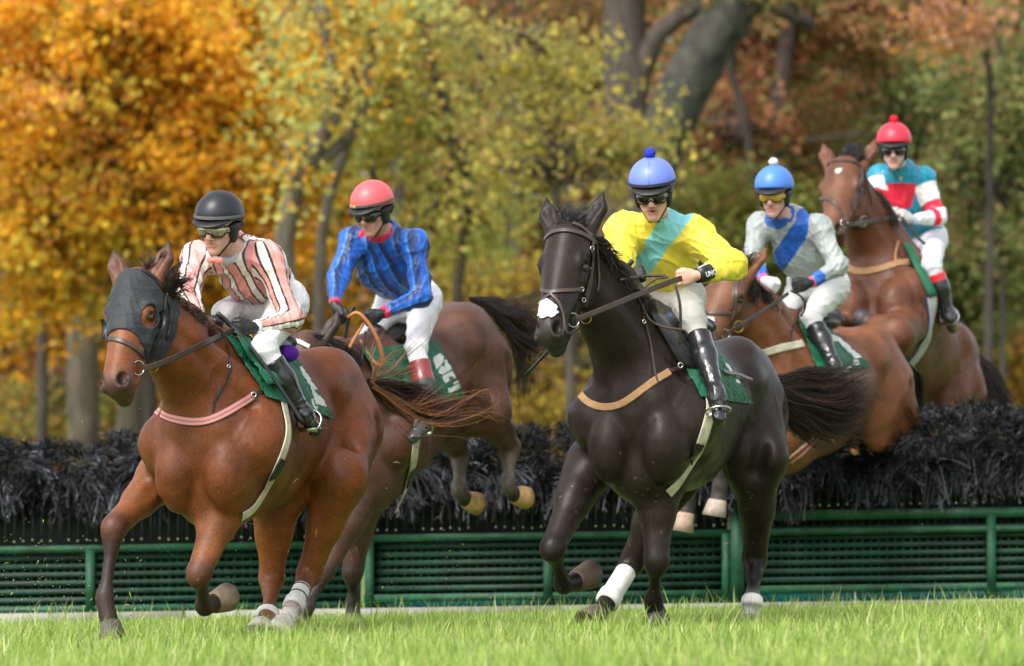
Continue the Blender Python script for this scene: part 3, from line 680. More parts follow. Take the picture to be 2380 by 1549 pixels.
def horse_prims(f, H):
    c1, c2, c3 = H['coat'], H['dark'], H.get('mid', H['coat']); p = []; y = np.array([0, 1.0, 0]); g = H.get('girth', 1.0)
    p += [ell((.13, 0, -.44), (.38, .29, .35), col=c1, k=.10), ell((-.28, 0, -.38), (.60, .262 * g, .33), col=c1, k=.08), ell((-.70, 0, -.31), (.42, .225 * g, .26), col=c1, k=.10),
          ell((-.95, 0, -.28), (.34, .265, .27), col=c1, k=.10), ell((-.05, 0, -.10), (.30, .075, .12), col=c1, k=.12), ell((-.12, 0, -.62), (.36, .16, .12), col=c1, k=.12), ell((.24, 0, -.70), (.20, .17, .14), col=c1, k=.08)]
    for s in (-1, 1):
        p += [cone((-.02, s * .10, -.12), (.28, s * .215, -.46), .10, .135, c1, .07), ell((.32, s * .200, -.47), (.12, .09, .13), col=c1, k=.08), ell((.385, s * .118, -.585), (.158, .112, .178), col=c1, k=.016), ell((.40, s * .075, -.40), (.11, .08, .14), col=c1, k=.04),
              ell((.10, s * .215, -.52), (.17, .085, .15), col=c1, k=.03), ell((-.02, s * .20, -.36), (.16, .09, .22), col=c1, k=.03),
              ell((-.88, s * .14, -.20), (.25, .14, .20), col=c1, k=.06), ell((-1.02, s * .155, -.44), (.21, .135, .28), col=c1, k=.035), ell((-.84, s * .17, -.46), (.17, .11, .26), col=c1, k=.03),
              ell((-.92, s * .12, -.10), (.14, .09, .08), col=c1, k=.07), ell((-.72, s * .20, -.20), (.06, .05, .05), col=c1, k=.08),
              cone((-.16, s * .31, -.30), (-.10, s * .285, -.60), .010, .010, None, .09, None, True),
              cone((-.66, s * .33, -.36), (-.72, s * .26, -.62), .016, .016, None, .12, None, True), cone((-.97, s * .335, -.34), (-.95, s * .315, -.60), .006, .006, None, .08, None, True)]
    p += [cone((.56, 0, -.50), (.47, 0, -.80), .022, .030, None, .04, None, True), cone((.50, .16, -.76), (.36, .26, -.66), .012, .012, None, .05, None, True), cone((.50, -.16, -.76), (.36, -.26, -.66), .012, .012, None, .05, None, True)]
    # neck
    po = hit(f, H['poll']); mz = hit(f, H['muzzle']); u, l, n = head_frame(po, mz, H['hyaw'], f); hl = np.linalg.norm(mz - po); q = hl / .60
    H['hf'] = (po, u, l, n, q)
    nk = po + u * .07 * q - n * .10 * q; nb = np.array(H.get('nbase', (.22, 0, -.28))); nm = (nk + nb) / 2 + np.array(H.get('nmid', (0, 0, .03)))
    p += [cone(nk, nm, .115 * q, .165, c1, .05, (y, .72)), cone(nm, nb, .165, .26, c1, .08, (y, .88)), cone(nb, (.02, 0, -.22), .22, .22, c1, .08, (y, .7)),
          cone(po - n * .09 * q + u * .02, nm + np.array(H.get('crest', (-.03, 0, .09))), .05, .06, c1, .07), cone(nm + np.array(H.get('crest', (-.03, 0, .09))), (-.02, 0, -.04), .06, .07, c1, .10)]
    ax_ = nrm(nb - nk); pd = nrm(np.cross(y, ax_)); pd = pd if pd[0] > 0 else -pd
    for s in (-1, 1):
        p += [cone(nk + pd * .06 + y * s * .10 + ax_ * .05, nb + pd * .10 + y * s * .225 - ax_ * .10, .010, .014, None, .06, None, True), cone(nm - pd * .06 + y * s * .135, nb - pd * .14 + y * s * .215, .008, .012, None, .06, None, True)]
    # head
    ql = q * H.get('hwide', 1.28); qn = q * 1.16
    def h(a, b_, c): return po + u * a * q + n * b_ * qn + l * c * ql
    A = np.array([u, n, l]); fc = H.get('face', c1); mu = H.get('muz', c2); E = lambda a_, b_, c_: np.array([a_ * q, b_ * qn, c_ * ql])
    p += [ell(h(.09, -.085, 0), E(.13, .095, .092), A, fc, .05), ell(h(.20, -.075, 0), E(.13, .085, .092), A, fc, .05), ell(h(.33, -.062, 0), E(.16, .066, .066), A, fc, .05),
          cone(h(.18, -.055, 0), h(.52, -.040, 0), .064 * q, .052 * q, fc, .04, (l, .95)),
          cone(h(.22, -.17, 0), h(.55, -.105, 0), .058 * q, .042 * q, fc, .05, (l, 1.1)), ell(h(.560, -.058, 0), E(.060, .062, .054), A, mu, .04), ell(h(.49, -.055, 0), E(.09, .058, .052), A, fc, .04),
          ell(h(.585, -.118, 0), E(.038, .030, .036), A, mu, .02), cone(h(.575, -.092, .034), h(.575, -.092, -.034), .022 * q, .022 * q, mu, .010), cone(h(.47, -.112, .046), h(.63, -.100, .030), .008 * q, .006 * q, None, .010, None, True), cone(h(.47, -.112, -.046), h(.63, -.100, -.030), .008 * q, .006 * q, None, .010, None, True),
          ell(h(.42, -.095, 0), E(.14, .065, .056), A, fc, .04)]
    for s in (-1, 1):
        p += [ell(h(.215, -.165, s * .052), E(.125, .105, .040), A, fc, .03), ell(h(.190, -.042, s * .084), E(.046, .026, .022), A, fc, .02), ell(h(.245, -.085, s * .085), E(.03, .02, .012), A, fc, .02),
              ell(h(.560, -.030, s * .040), E(.048, .040, .028), A, mu, .010), *lids(h, s, q, fc), cone(h(.27, -.090, s * .080), h(.43, -.088, s * .050), .014 * q, .008 * q, fc, .022),
              ell(h(.560, -.014, s * .046), E(.036, .024, .020), A, None, .008, True), ell(h(.220, -.062, s * .108), E(.027, .020, .016), A, None, .012, True),
              cone(h(.30, -.128, s * .082), h(.50, -.085, s * .066), .010 * q, .010 * q, None, .03, None, True)]
        ot = H.get('ears', (.19, -.05, .13)); et = h(-ot[0], ot[1], s * ot[2]); eb = h(.020, -.08, s * .064); em = (et + eb) / 2 + l * q * s * .014 - u * .012
        ek = H.get('earc', c1); w_ = l * .35 * s + n * .94
        p += [cone(eb, em, .048 * q, .044 * q, ek, .03, (n, .72)), cone(em, et, .044 * q, .004 * q, H.get('eartip', ek), .012, (n, .72)),
              cone(em + n * .040 * q, em + (et - em) * .62 + n * .024 * q, .026 * q, .008 * q, None, .010, None, True), cone(eb + n * .042 * q, em + n * .040 * q, .010 * q, .026 * q, None, .010, None, True)]
    H['h'] = h
    # legs
    for nm_, s in (('FL', 1), ('FR', -1)):
        J = [hit(f, q_) for q_ in H[nm_]]; el, kn, fe, ho = J[:4]; top = np.array([.12, s * .17, -.50]); cl = H.get('leg' + nm_, (c3, c2)); o = H.get('thick', 1.0)
        p += [cone(top, el, .13, .105 * o, c1, .035), cone(el, el + (kn - el) * .45, .110 * o, .080 * o, cl[0], .06), cone(el + (kn - el) * .4, kn, .074 * o, .054 * o, cl[0], .04), *joint(kn, kn - el, cl[1], .050, .022), *tendon(kn, fe, cl[1]), *joint(fe, fe - kn, cl[1], .041, .019), cone(kn - (kn - el) * .02, kn + (fe - kn) * .16, .049, .040, cl[1], .02),
              cone(kn, kn + (fe - kn) * .3, .042 * o, .030 * o, cl[1], .03), cone(kn + (fe - kn) * .3, fe, .026 * o, .027 * o, cl[1], .02), cone(fe, ho, .037 * o, .044 * o, cl[-1], .015),
              cone(el + (kn - el) * .12 + np.array([.04, s * .03, 0]), el + (kn - el) * .55 + np.array([.02, s * .01, 0]), .062, .035, cl[0], .025), cone(el + (kn - el) * .1 + np.array([-.05, s * .02, 0]), el + (kn - el) * .6 + np.array([-.03, 0, 0]), .060, .030, cl[0], .025)]
    for nm_, s in (('HL', 1), ('HR', -1)):
        J = [hit(f, q_) for q_ in H[nm_]]; st, hk, fe, ho = J[:4]; hip = np.array([-.98, s * .15, -.36]); cl = H.get('leg' + nm_, (c3, c2)); o = H.get('thick', 1.0)
        p += [cone(hip, st, .20, .125 * o, c1, .08), cone(st, st + (hk - st) * .5, .115 * o, .078 * o, cl[0], .06), cone(st + (hk - st) * .45, hk, .075 * o, .056 * o, cl[0], .05), ell(hk, (.057 * o,) * 3, col=cl[1], k=.025), *tendon(hk, fe, cl[1]), *joint(fe, fe - hk, cl[1], .041, .019),
              cone(hk, hk + (fe - hk) * .35, .050, .040, cl[1], .02), cone(hk, fe, .033 * o, .028 * o, cl[1], .03), cone(fe, ho, .038 * o, .045 * o, cl[-1], .015)]
        bk = hk - nrm(st - hk) * -.02; hb = hk + nrm(hk - (st + fe) / 2) * .035; p += [cone(hb, st + (hk - st) * .55 + nrm(hk - (st + fe) / 2) * .04, .024, .018, cl[0], .04)]
    for e in H.get('extra', []): p.append(e(f))
    return p
def hoof_mesh(f, H, key, root, col):
    J = [hit(f, q_) for q_ in H[key]]; fe, ho, toe = [L2W(f, j) for j in (J[2], J[3], J[4])]
    d = nrm(toe - ho); fw = nrm(f.R[:, 0]); sd = nrm(np.cross(d, fw)); fr = nrm(np.cross(sd, d)); n = 18; b = MB(); L = np.linalg.norm(toe - ho)
    rings = [(0, .046, -.002), (.12, .051, .002), (.5, .057, .008), (1.0, .066, .016), (1.0, .054, .014), (.93, .038, .012)]; V = []
    for t, r, o in rings:
        for j in range(n):
            a = 2 * math.pi * j / n; rr = r * f.S * (1 if math.cos(a) > -.5 else .86)
            V.append(ho + d * L * t + fr * (o + rr * 1.08 * math.cos(a)) + sd * rr * math.sin(a))
    m = len(rings); Fq = [[i * n + j, i * n + (j + 1) % n, (i + 1) * n + (j + 1) % n, (i + 1) * n + j] for i in range(m - 1) for j in range(n)]
    V += [ho - d * .01, ho + d * L * .9]; k = m * n
    Ft = [[k, (j + 1) % n, j] for j in range(n)] + [[k + 1, (m - 1) * n + j, (m - 1) * n + (j + 1) % n] for j in range(n)]
    b.add(V, [np.array(Fq), np.array(Ft)], np.array(col)); return b.build('hoof', m_horn, root)
def make_horse(H):
    f = horse_frame(H['w'], H['Y'], H['yaw'], H['pitch'], H['S']); H['f'] = f
    prims = horse_prims(f, H); base = f.W.copy(); base[2] = ground_z(base[0], base[1])
    root = empty('race_horse', base, H['label'], 'horse'); H['root'] = root
    V, Q = sdf_mesh(prims, H.get('res', .0095)); V = relax(V, Q, 2, .5); N = vnormals(V, Q); bw = np.clip((V[:, 2] + .95) * 3, 0.15, 1) * np.clip(((.75 - V[:, 0]) * 4), 0.1, 1)
    V = V + N * ((muscle(V, int(H['id'][1]), .0065, 9) + muscle(V, 7, .0016, 22) + veins(V, 3, .0026, 9)) * bw)[:, None]
    col = pcolor(prims, V, H['coat'], .012)
    for s_ in (-1, 1):
        for c_, r0, cc_, st_ in ((H['h'](.560, -.016, s_ * .044), .036, (.008, .006, .005), 1.8), (H['h'](.215, -.060, s_ * .096), .040, (.02, .012, .010), 1.0)):
            col = mix(col, cc_, np.clip(near_h(f, H, V, c_, r0) * st_, 0, 1))
    rs = np.random.default_rng(5); mud = (V[:, 2] < -.62) & (rs.random(len(V)) < .006); col[mud] = col[mud] * .4 + np.array([.20, .15, .09]) * .6
    if 'paint' in H: col = H['paint'](f, H, V, col)
    Vw = L2W(f, V); body = mkmesh('body', Vw, Q, H.get('mat', m_coat), root, col); H['body'] = body; H['bvh'] = bvh_of(body)
    for k_ in ('FL', 'FR', 'HL', 'HR'):
        hoof_mesh(f, H, k_, root, H.get('horn' + k_, (.10, .075, .05)))
        J = [hit(f, q_) for q_ in H[k_]]; D = [round(float(np.linalg.norm(J[i + 1] - J[i]) * f.S), 2) for i in range(len(J) - 1)]
        print(H['id'], k_, D, 'toe z', round(float(L2W(f, J[-1])[2] - ground_z(*L2W(f, J[-1])[:2])), 2), 'y', round(float(L2W(f, J[-1])[1]), 2))
    h = H['h_'] = H['h']; q = H['hf'][4]; print(H['id'], 'head scale', round(q, 2), 'muzzle Y', L2W(f, hit(f, H['muzzle']))[1])
    for s in (-1, 1):
        c = L2W(f, h(.212, -.064, s * .088)); th = np.linspace(0, math.pi, 9); V = []; 
        n = 12; R = .023 * q
        for a in th:
            for j in range(n): V.append(c + R * np.array([math.sin(a) * math.cos(2 * math.pi * j / n), math.sin(a) * math.sin(2 * math.pi * j / n), math.cos(a)]))
        Fq = [[i * n + j, i * n + (j + 1) % n, (i + 1) * n + (j + 1) % n, (i + 1) * n + j] for i in range(8) for j in range(n)]
        MB().add(V, np.array(Fq)).build('eye', m_eye, root)
    return H
BAY = (.150, .042, .012); BAYD = (.030, .016, .012); BAYM = (.23, .070, .018)
def near_h(f, H, V, pt, r): return np.clip(1 - np.linalg.norm(V - pt, axis=1) / r, 0, 1)
def mix(c, col, w_): return c * (1 - w_[:, None]) + np.array(col) * w_[:, None]
H1 = dict(id='H1', label='bright bay horse galloping in front, wearing a dark hood with eye holes', hwide=1.12, w=(550, 800), Y=21.0, yaw=17, pitch=0, S=1.10, coat=BAY, mid=(.19, .062, .02), dark=BAYD, muz=(.06, .032, .024), face=(.21, .066, .020),
    earc=(.17, .06, .025), eartip=(.03, .02, .015),
    poll=(301, 632, None, -.80), muzzle=(254, 898, None, -1.12), hyaw=27, nmid=(.02, 0, .02),
    FR=[(372, 1110, None, -0.05), (264, 1228, None, -0.42), (243, 1392, None, -0.50), (254, 1448, None, -0.52), (266, 1496, None, -0.56)],
    FL=[(540, 1130, None, -0.30), (462, 1335, None, -0.50), (474, 1412, None, -0.26), (496, 1402, None, -0.18), (524, 1392, None, -0.10)],
    HR=[(640, 1150, None, 0.62), (632, 1345, None, 0.75), (622, 1430, None, 0.50), (612, 1450, None, 0.43), (602, 1480, None, 0.36)],
    HL=[(792, 1110, None, 0.58), (718, 1335, None, 0.74), (680, 1412, None, 0.52), (664, 1444, None, 0.44), (640, 1486, None, 0.34)],
    legHL=(BAYM, (.16, .055, .02), (.80, .76, .70)), legHR=(BAYM, (.16, .055, .02), (.16, .055, .02)), hornFR=(.07, .06, .052), hornFL=(.24, .17, .12), hornHL=(.74, .68, .60), hornHR=(.66, .60, .54))
H2 = dict(id='H2', label='dark bay horse landing over the hurdle under the jockey in blue', w=(864, 800), Y=24.3, yaw=23, pitch=-15, S=1.10, face=(.035, .020, .014), earc=(.03, .018, .013), coat=(.085, .036, .02), mid=(.085, .04, .028), dark=(.03, .022, .02), muz=(.03, .02, .018),
    poll=(700, 776, None, -.80), muzzle=(640, 990, None, -1.08), hyaw=30,
    FL=[(862, 1120, None, -0.28), (752, 1330, None, -0.42), (712, 1415, None, -0.56), (700, 1438, None, -0.58), (690, 1456, None, -0.60)],
    FR=[(838, 1170, None, 0.02), (820, 1330, None, 0.05), (820, 1405, None, 0.15), (820, 1430, None, 0.14), (818, 1460, None, 0.12)],
    HL=[(1134, 955, None, 0.85), (1184, 1040, None, 1.20), (1180, 1128, None, 1.05), (1194, 1150, None, 1.14), (1216, 1150, None, 1.22)],
    HR=[(1030, 985, None, 0.92), (1068, 1050, None, 1.28), (1066, 1138, None, 1.12), (1080, 1160, None, 1.20), (1104, 1164, None, 1.28)],
    legHL=((.085, .04, .028), (.13, .10, .08), (.03, .025, .022)), legHR=((.085, .04, .028), (.13, .10, .08), (.03, .025, .022)), hornHL=(.55, .33, .13), hornHR=(.55, .33, .13))
BLK = (.023, .0160, .0132); BLKD = (.012, .010, .009)
H3 = dict(id='H3', label='near black horse galloping beside the bay, with a white patch on its nose', hwide=1.07, w=(1544, 745), Y=21.3, yaw=17, pitch=4, S=1.13, coat=BLK, mid=BLK, dark=BLKD, muz=(.040, .033, .031), face=(.024, .017, .0145), mat=m_coat_b,
    poll=(1311, 512, None, -.80), muzzle=(1266, 778, None, -1.14), hyaw=26, nmid=(.0, 0, .02),
    FR=[(1372, 1080, None, -0.05), (1284, 1275, None, -0.40), (1308, 1360, None, -0.17), (1336, 1352, None, -0.08), (1368, 1340, None, 0.02)],
    FL=[(1530, 1100, None, -0.30), (1526, 1305, None, -0.38), (1518, 1396, None, -0.20), (1524, 1422, None, -0.18), (1530, 1456, None, -0.18)],
    HR=[(1560, 1110, None, 0.68), (1466, 1312, None, 0.80), (1412, 1398, None, 0.56), (1394, 1424, None, 0.50), (1362, 1454, None, 0.42)],
    HL=[(1765, 1060, None, 0.72), (1754, 1300, None, 0.98), (1748, 1400, None, 0.80), (1745, 1432, None, 0.78), (1742, 1466, None, 0.76)],
    hornFR=(.11, .07, .05), hornFL=(.03, .025, .02), legHL=(BLK, BLKD, (.60, .57, .52)), hornHL=(.3, .26, .22))
H4 = dict(id='H4', label='bay horse landing behind the black horse under the jockey in silver grey', w=(1846, 748), Y=25.9, yaw=25, pitch=0, S=1.12, coat=(.165, .060, .024), mid=(.10, .04, .02), dark=(.035, .022, .018), muz=(.05, .03, .022), face=(.15, .06, .028),
    poll=(1696, 612, None, -.72), muzzle=(1620, 802, None, -1.0), hyaw=30,
    FL=[(1790, 1010, None, -0.30), (1690, 1050, None, -0.60), (1672, 1135, None, -0.50), (1668, 1162, None, -0.50), (1662, 1200, None, -0.50)],
    FR=[(1700, 1030, None, -0.10), (1612, 1070, None, -0.45), (1598, 1165, None, -0.35), (1594, 1192, None, -0.35), (1586, 1236, None, -0.35)],
    HL=[(2080, 960, .19), (2130, 1010, None, 1.15), (2150, 1090, None, 1.2), (2160, 1110, None, 1.25), (2180, 1120, None, 1.3)],
    HR=[(2000, 960, -.17), (2040, 1020, None, 1.0), (2060, 1090, None, 1.1), (2070, 1110, None, 1.15), (2090, 1120, None, 1.2)],
    legFL=((.10, .04, .02), (.055, .045, .045)), legFR=((.10, .04, .02), (.055, .045, .045)), hornFL=(.42, .33, .27), hornFR=(.42, .30, .22))
H5 = dict(id='H5', label='bay horse with a small white star rising over the hurdle at the right', w=(2100, 592), Y=28.3, yaw=20, pitch=28, S=1.12, coat=(.120, .042, .019), mid=(.13, .045, .02), dark=(.03, .022, .022), muz=(.07, .035, .024), face=(.14, .055, .028),
    poll=(1958, 365, None, -.75), muzzle=(1925, 540, None, -1.15), hyaw=25,
    FL=[(2080, 780, .20), (2006, 750, None, -.85), (2030, 810, None, -.55), (2045, 800, None, -.5), (2065, 795, None, -.45)],
    FR=[(1990, 780, -.18), (1934, 744, None, -.95), (1955, 810, None, -.65), (1970, 800, None, -.6), (1990, 795, None, -.55)],
    HL=[(2240, 900, .20), (2270, 1010, None, 1.1), (2250, 1090, None, 1.1), (2245, 1110, None, 1.1), (2240, 1130, None, 1.1)],
    HR=[(2170, 920, -.18), (2200, 1010, None, 1.0), (2180, 1090, None, 1.0), (2175, 1110, None, 1.0), (2170, 1130, None, 1.0)],
    legFL=((.12, .045, .02), (.06, .055, .06)), legFR=((.12, .045, .02), (.06, .055, .06)), extra=[lambda f: ell(W2L(f, P(2004, 742, 27.40)), (.062,) * 3, col=(.06, .055, .06), k=.02), lambda f: ell(W2L(f, P(1934, 738, 27.30)), (.060,) * 3, col=(.06, .055, .06), k=.02)])
def star(f, H, V, col):
    c = H['h'](.13, .01, .0); return mix(col, (.7, .66, .62), (near_h(f, H, V, c, .024) > .02).astype(float))
H5['paint'] = star
for H in (H1, H2, H3, H4, H5): make_horse(H)
# ---------------------------------------------------------------- riders
m_skin = mat('skin', attr=True, rough=.5, var=.06, vscale=30, spec=.4)
m_silk = mat('racing silk', attr=True, rough=.42, bump=.28, bscale=20, spec=.45, sheen=.1)
m_white = mat('white breeches', attr=True, rough=.6, bump=.45, bscale=24, spec=.3)
m_boot = mat('black boot leather', attr=True, rough=.22, bump=.25, bscale=30, spec=.6, coat=.3)
m_glove = mat('glove', attr=True, rough=.5, bump=.3, bscale=60)
m_helm = mat('helmet cover', attr=True, rough=.38, bump=.06, bscale=30, spec=.5)
m_peak = mat('black peak', (.012, .012, .013), .45); m_pad = mat('black harness', (.010, .010, .012), .55)
m_steel = mat('steel', (.62, .60, .56), .25, 1); m_brass = mat('brass', (.65, .45, .16), .3, 1)
m_lens_d = mat('dark lens', (.012, .010, .008), .05, coat=1); m_lens_y = mat('amber lens', (.62, .36, .01), .08, coat=1); m_lens_c = mat('mirrored lens', (.42, .40, .28), .12, .6, coat=1)
m_pom = mat('bobble wool', attr=True, rough=.9, bump=1.0, bscale=90)
SKIN = (.66, .37, .27); LIP = (.46, .18, .15)
def stripes(x, period, widths, cols):
    u = np.mod(x, period); out = np.zeros((len(x), 3)); a = 0
    for w_, c in zip(widths, cols): out[(u >= a) & (u < a + w_)] = c; a += w_
    return out
PINK, PINK2, WHT, BLKC = (.82, .34, .31), (.55, .22, .21), (.78, .74, .68), (.012, .012, .016)
def pat1(J, V, grp, t, ang, X):
    x = np.where(grp == 0, X[:, 0] * (1 + .5 * np.clip(X[:, 2], -.3, .3)) + .02, ang * .058 + .02)
    c = stripes(x, .098, (.050, .009, .030, .009), (PINK, BLKC, WHT, BLKC))
    m = (grp == 0) & (np.mod(x + .098, .196) < .1) & (c[:, 0] > .7) & (c[:, 1] < .5); c[m] = (.66, .26, .25)
    c[(grp > 0) & (t > 1.90)] = (.7, .7, .72); c[(grp == 0) & (X[:, 2] > J['collz'] + .070)] = (.50, .50, .55); return c
def pat2(J, V, grp, t, ang, X):
    x = np.where(grp == 0, X[:, 0], ang * .055); B1, B2, B3 = (.010, .105, .50), (.007, .030, .13), (.03, .17, .60)
    c = stripes(x + .015, .082, (.030, .012, .028, .012), (B1, B3, B2, (.01, .06, .28)))
    z = np.where(grp == 0, X[:, 2] * 1.0, t * .26); c = c * (1 - .22 * (np.mod(z, .05) < .014))[:, None]
    c[(grp > 0) & (t > 1.90)] = (.62, .02, .06); c[(grp == 0) & (X[:, 2] > J['collz'] + .068)] = (.62, .02, .06); return c
def slab(J, V, hw):
    A_, B_ = J['sash']; a = P(*A_); b = P(*B_); d = nrm((b - a) * [1, 0, 1]); n = np.array([d[2], 0, -d[0]]); return np.abs((V - a) @ n) < hw
def pat3(J, V, grp, t, ang, X):
    c = np.tile((.80, .66, .055), (len(V), 1)); c[slab(J, V, .058) & ((grp == 0) | (t < .12))] = (.24, .66, .68); return c
def pat4(J, V, grp, t, ang, X):
    c = np.tile((.32, .355, .345), (len(V), 1)); BL = (.008, .09, .42)
    c[slab(J, V, .058) & (grp == 0)] = BL; c[(grp > 0) & (t > 1.62)] = (.02, .13, .52); c[(grp > 0) & (t > 1.93)] = (.75, .08, .16)
    c[(grp == 0) & (X[:, 2] > J['collz'] + .035)] = BL; c[(grp == 0) & (X[:, 1] < -.02) & (X[:, 2] > J['collz'] - .06) & (np.abs(X[:, 0] - .11) < .022)] = BL; return c
def pat5(J, V, grp, t, ang, X):
    c = np.tile((.005, .25, .37), (len(V), 1)); c[grp > 0] = (.76, .76, .76); RD = (.66, .015, .05)
    c[(grp > 0) & (((t > .62) & (t < .85)) | ((t > 1.12) & (t < 1.32)))] = RD; c[(grp > 0) & (t > 1.94)] = (.3, .5, .7); c[(grp > 0) & (t < .20)] = (.005, .25, .37)
    r1 = P(2048, 431, J['chest'][2]); r2 = P(2128, 488, J['chest'][2]); x, z = V[:, 0], V[:, 2]; w_ = (z - r2[2]) / (r1[2] - r2[2]); mid = (r1[0] + r2[0]) / 2; half = (r2[0] - r1[0]) / 2
    m = (grp == 0) & (w_ > 0) & (w_ < 1) & (np.abs(x - mid) < half * (.62 + .38 * w_)) & (V[:, 1] < J['chest'][2] + .03); c[m] = RD; return c
HORSE_OF = {'J' + H['id'][1]: H for H in (H1, H2, H3, H4, H5)}
def make_jockey(J):
    g = {k: P(*v) for k, v in J.items() if k in ('pel', 'chest', 'neck', 'head', 'shL', 'shR', 'elL', 'elR', 'wrL', 'wrR', 'hdL', 'hdR', 'hipL', 'hipR', 'knL', 'knR', 'anL', 'anR', 'toL', 'toR')}
    hb = HORSE_OF[J['id']]['bvh'][0]
    for k_, rr in (('knL', .075), ('anL', .055), ('toL', .05)):          # the near leg lies against the horse's side, not in it
        for dx, dy_ in ((0, 0), (-25, 0), (25, 0), (0, 30), (0, -30)):
            px_, py_ = J[k_][:2]; r0 = cast(hb, px_ + dx, py_ + dy_)
            if r0 and g[k_][1] > r0[0][1] - rr: g[k_] = P(px_, py_, r0[0][1] - rr)
    dd = lambda a, b: round(float(np.linalg.norm(g[a] - g[b])), 2)
    print(J['id'], 'torso', dd('pel', 'neck'), 'shoulders', dd('shL', 'shR'), 'armL', dd('shL', 'elL'), dd('elL', 'wrL'), 'armR', dd('shR', 'elR'), dd('elR', 'wrR'), 'legL', dd('hipL', 'knL'), dd('knL', 'anL'), 'legR', dd('hipR', 'knR'), dd('knR', 'anR'))
    root = empty('person', g['pel'], J['label'], 'person'); J['root'] = root
    lat = nrm(g['shL'] - g['shR']); sp = nrm(g['neck'] - g['pel']); lat = nrm(lat - sp * (lat @ sp)); fb = np.cross(lat, sp); fb = fb if fb[1] < 0 else -fb
    # ---- head
    a, b, c_ = R_(J['hyaw']), R_(J['hpitch']), R_(J.get('hroll', 0))
    n = np.array([-math.sin(a) * math.cos(b), -math.cos(a) * math.cos(b), math.sin(b)]); l = nrm(np.cross([0, 0, 1.0], n)); u = np.cross(n, l)
    l, u = l * math.cos(c_) + u * math.sin(c_), u * math.cos(c_) - l * math.sin(c_)
    A = np.array([l, n, u]); O = g['head']; h = lambda x, y, z: O + l * x + n * y + u * z
    G0 = J.get('skin', SKIN); S2 = tuple(v * k for v, k in zip(G0, (1.05, .82, .82)))
    face = [ell(h(0, -.005, .035), (.076, .095, .10), A, G0, .03), ell(h(0, .020, -.024), (.062, .070, .080), A, G0, .03), ell(h(0, .060, -.106), (.026, .022, .022), A, G0, .03), ell(h(0, .066, -.070), (.034, .024, .034), A, G0, .02),
            cone(h(0, .090, .020), h(0, .116, -.032), .011, .0145, G0, .014), ell(h(0, .113, -.040), (.012, .012, .010), A, S2, .008),
            cone(h(-.021, .086, -.066), h(0, .092, -.063), .0045, .0065, LIP, .006), cone(h(0, .092, -.063), h(.021, .086, -.066), .0065, .0045, LIP, .006), cone(h(-.015, .087, -.080), h(.015, .087, -.080), .0072, .0072, LIP, .006), ell(h(0, .088, -.052), (.012, .010, .008), A, G0, .012), cone(h(-.03, .070, -.062), h(-.045, .052, -.035), .010, .012, G0, .02), cone(h(.03, .070, -.062), h(.045, .052, -.035), .010, .012, G0, .02),
            cone(g['neck'] - sp * .02, h(0, -.030, -.05), .062, .056, G0, .03)]
    for s in (-1, 1):
        face += [cone(h(s * .053, 0, -.045), h(s * .010, .064, -.104), .020, .018, G0, .02), ell(h(s * .044, .058, -.016), (.024, .022, .018), A, S2, .02), ell(h(s * .015, .101, -.041), (.009, .010, .008), A, G0, .006),
                 ell(h(s * .034, .082, .028), (.024, .014, .009), A, G0, .015), ell(h(s * .031, .094, .008), (.018, .010, .010), A, None, .01, True)]
    face += [cone(h(-.017, .096, -.0725), h(.017, .096, -.0725), .0040 if not J.get('open') else .008, .0042 if not J.get('open') else .008, (.08, .02, .02), .004, None, True)]
    # ---- hands
    def hand(side, infl, col):
        w_, hd = g['wr' + side], g['hd' + side]; d = nrm(hd - w_); ax = np.array([0, 0, 1.0]); ax = nrm(ax - d * (ax @ d)); s = -1 if side == 'L' else 1
        cc = np.cross(ax, d); cc = cc if cc @ lat * s > 0 else -cc                        # towards the other hand
        B = np.array([d, cc, ax]); c0 = w_ + d * .055; out = [cone(w_, w_ + d * .03, .026 + infl, .026 + infl, col, .015), ell(c0, (.042 + infl, .018 + infl, .040 + infl), B, col, .012)]
        for i in range(4):
            ln = (.9, 1.0, .95, .78)[i]; k = c0 + d * .034 + ax * (.028 - .019 * i); m = k + d * .020 * ln + cc * .022 * ln - ax * .002; m2 = m - d * .016 * ln + cc * .018 * ln; e = m2 - d * .018 * ln - cc * .006
            out += [cone(k - d * .02, k, .0105 + infl, .0105 + infl, col, .008), cone(k, m, .0105 + infl, .0098 + infl, col, .004), cone(m, m2, .0096 + infl, .009 + infl, col, .003), cone(m2, e, .0088 + infl, .0078 + infl, col, .003)]
        t0 = c0 - d * .015 + ax * .024 + cc * .012; t1 = c0 + d * .018 + ax * .038 + cc * .024; t2 = c0 + d * .044 + ax * .034 + cc * .026
        return out + [cone(t0, t1, .014 + infl, .0115 + infl, col, .008), cone(t1, t2, .011 + infl, .009 + infl, col, .003)]
    bareL = J.get('bareL', False)
    torso = lambda o, col: [cone(g['pel'], g['chest'], .148 + o, .172 + o, col, .05, (fb, .80), g=0), cone(g['chest'], (g['neck'] + g['chest'] * .25) / 1.25, .170 + o, .105 + o, col, .05, (fb, .80), g=0),
                            cone(g['shL'], g['shR'], .070 + o, .070 + o, col, .06, g=0), cone((g['shL'] + g['shR']) / 2 - fb * .05, g['chest'] - fb * .06, .10 + o, .11 + o, col, .05, g=0)]
    def arm(side, o, col, puff=1.0):
        gi = 1 if side == 'L' else 2; sh, e, w_ = g['sh' + side], g['el' + side], g['wr' + side]
        return [ell(sh, (.064 * puff + o,) * 3, col=col, k=.05, g=gi), cone(sh, e, .066 * puff + o, .058 * puff + o, col, .05, g=gi), cone(e, w_, .058 * puff + o, .038 + o, col, .03, g=gi)]
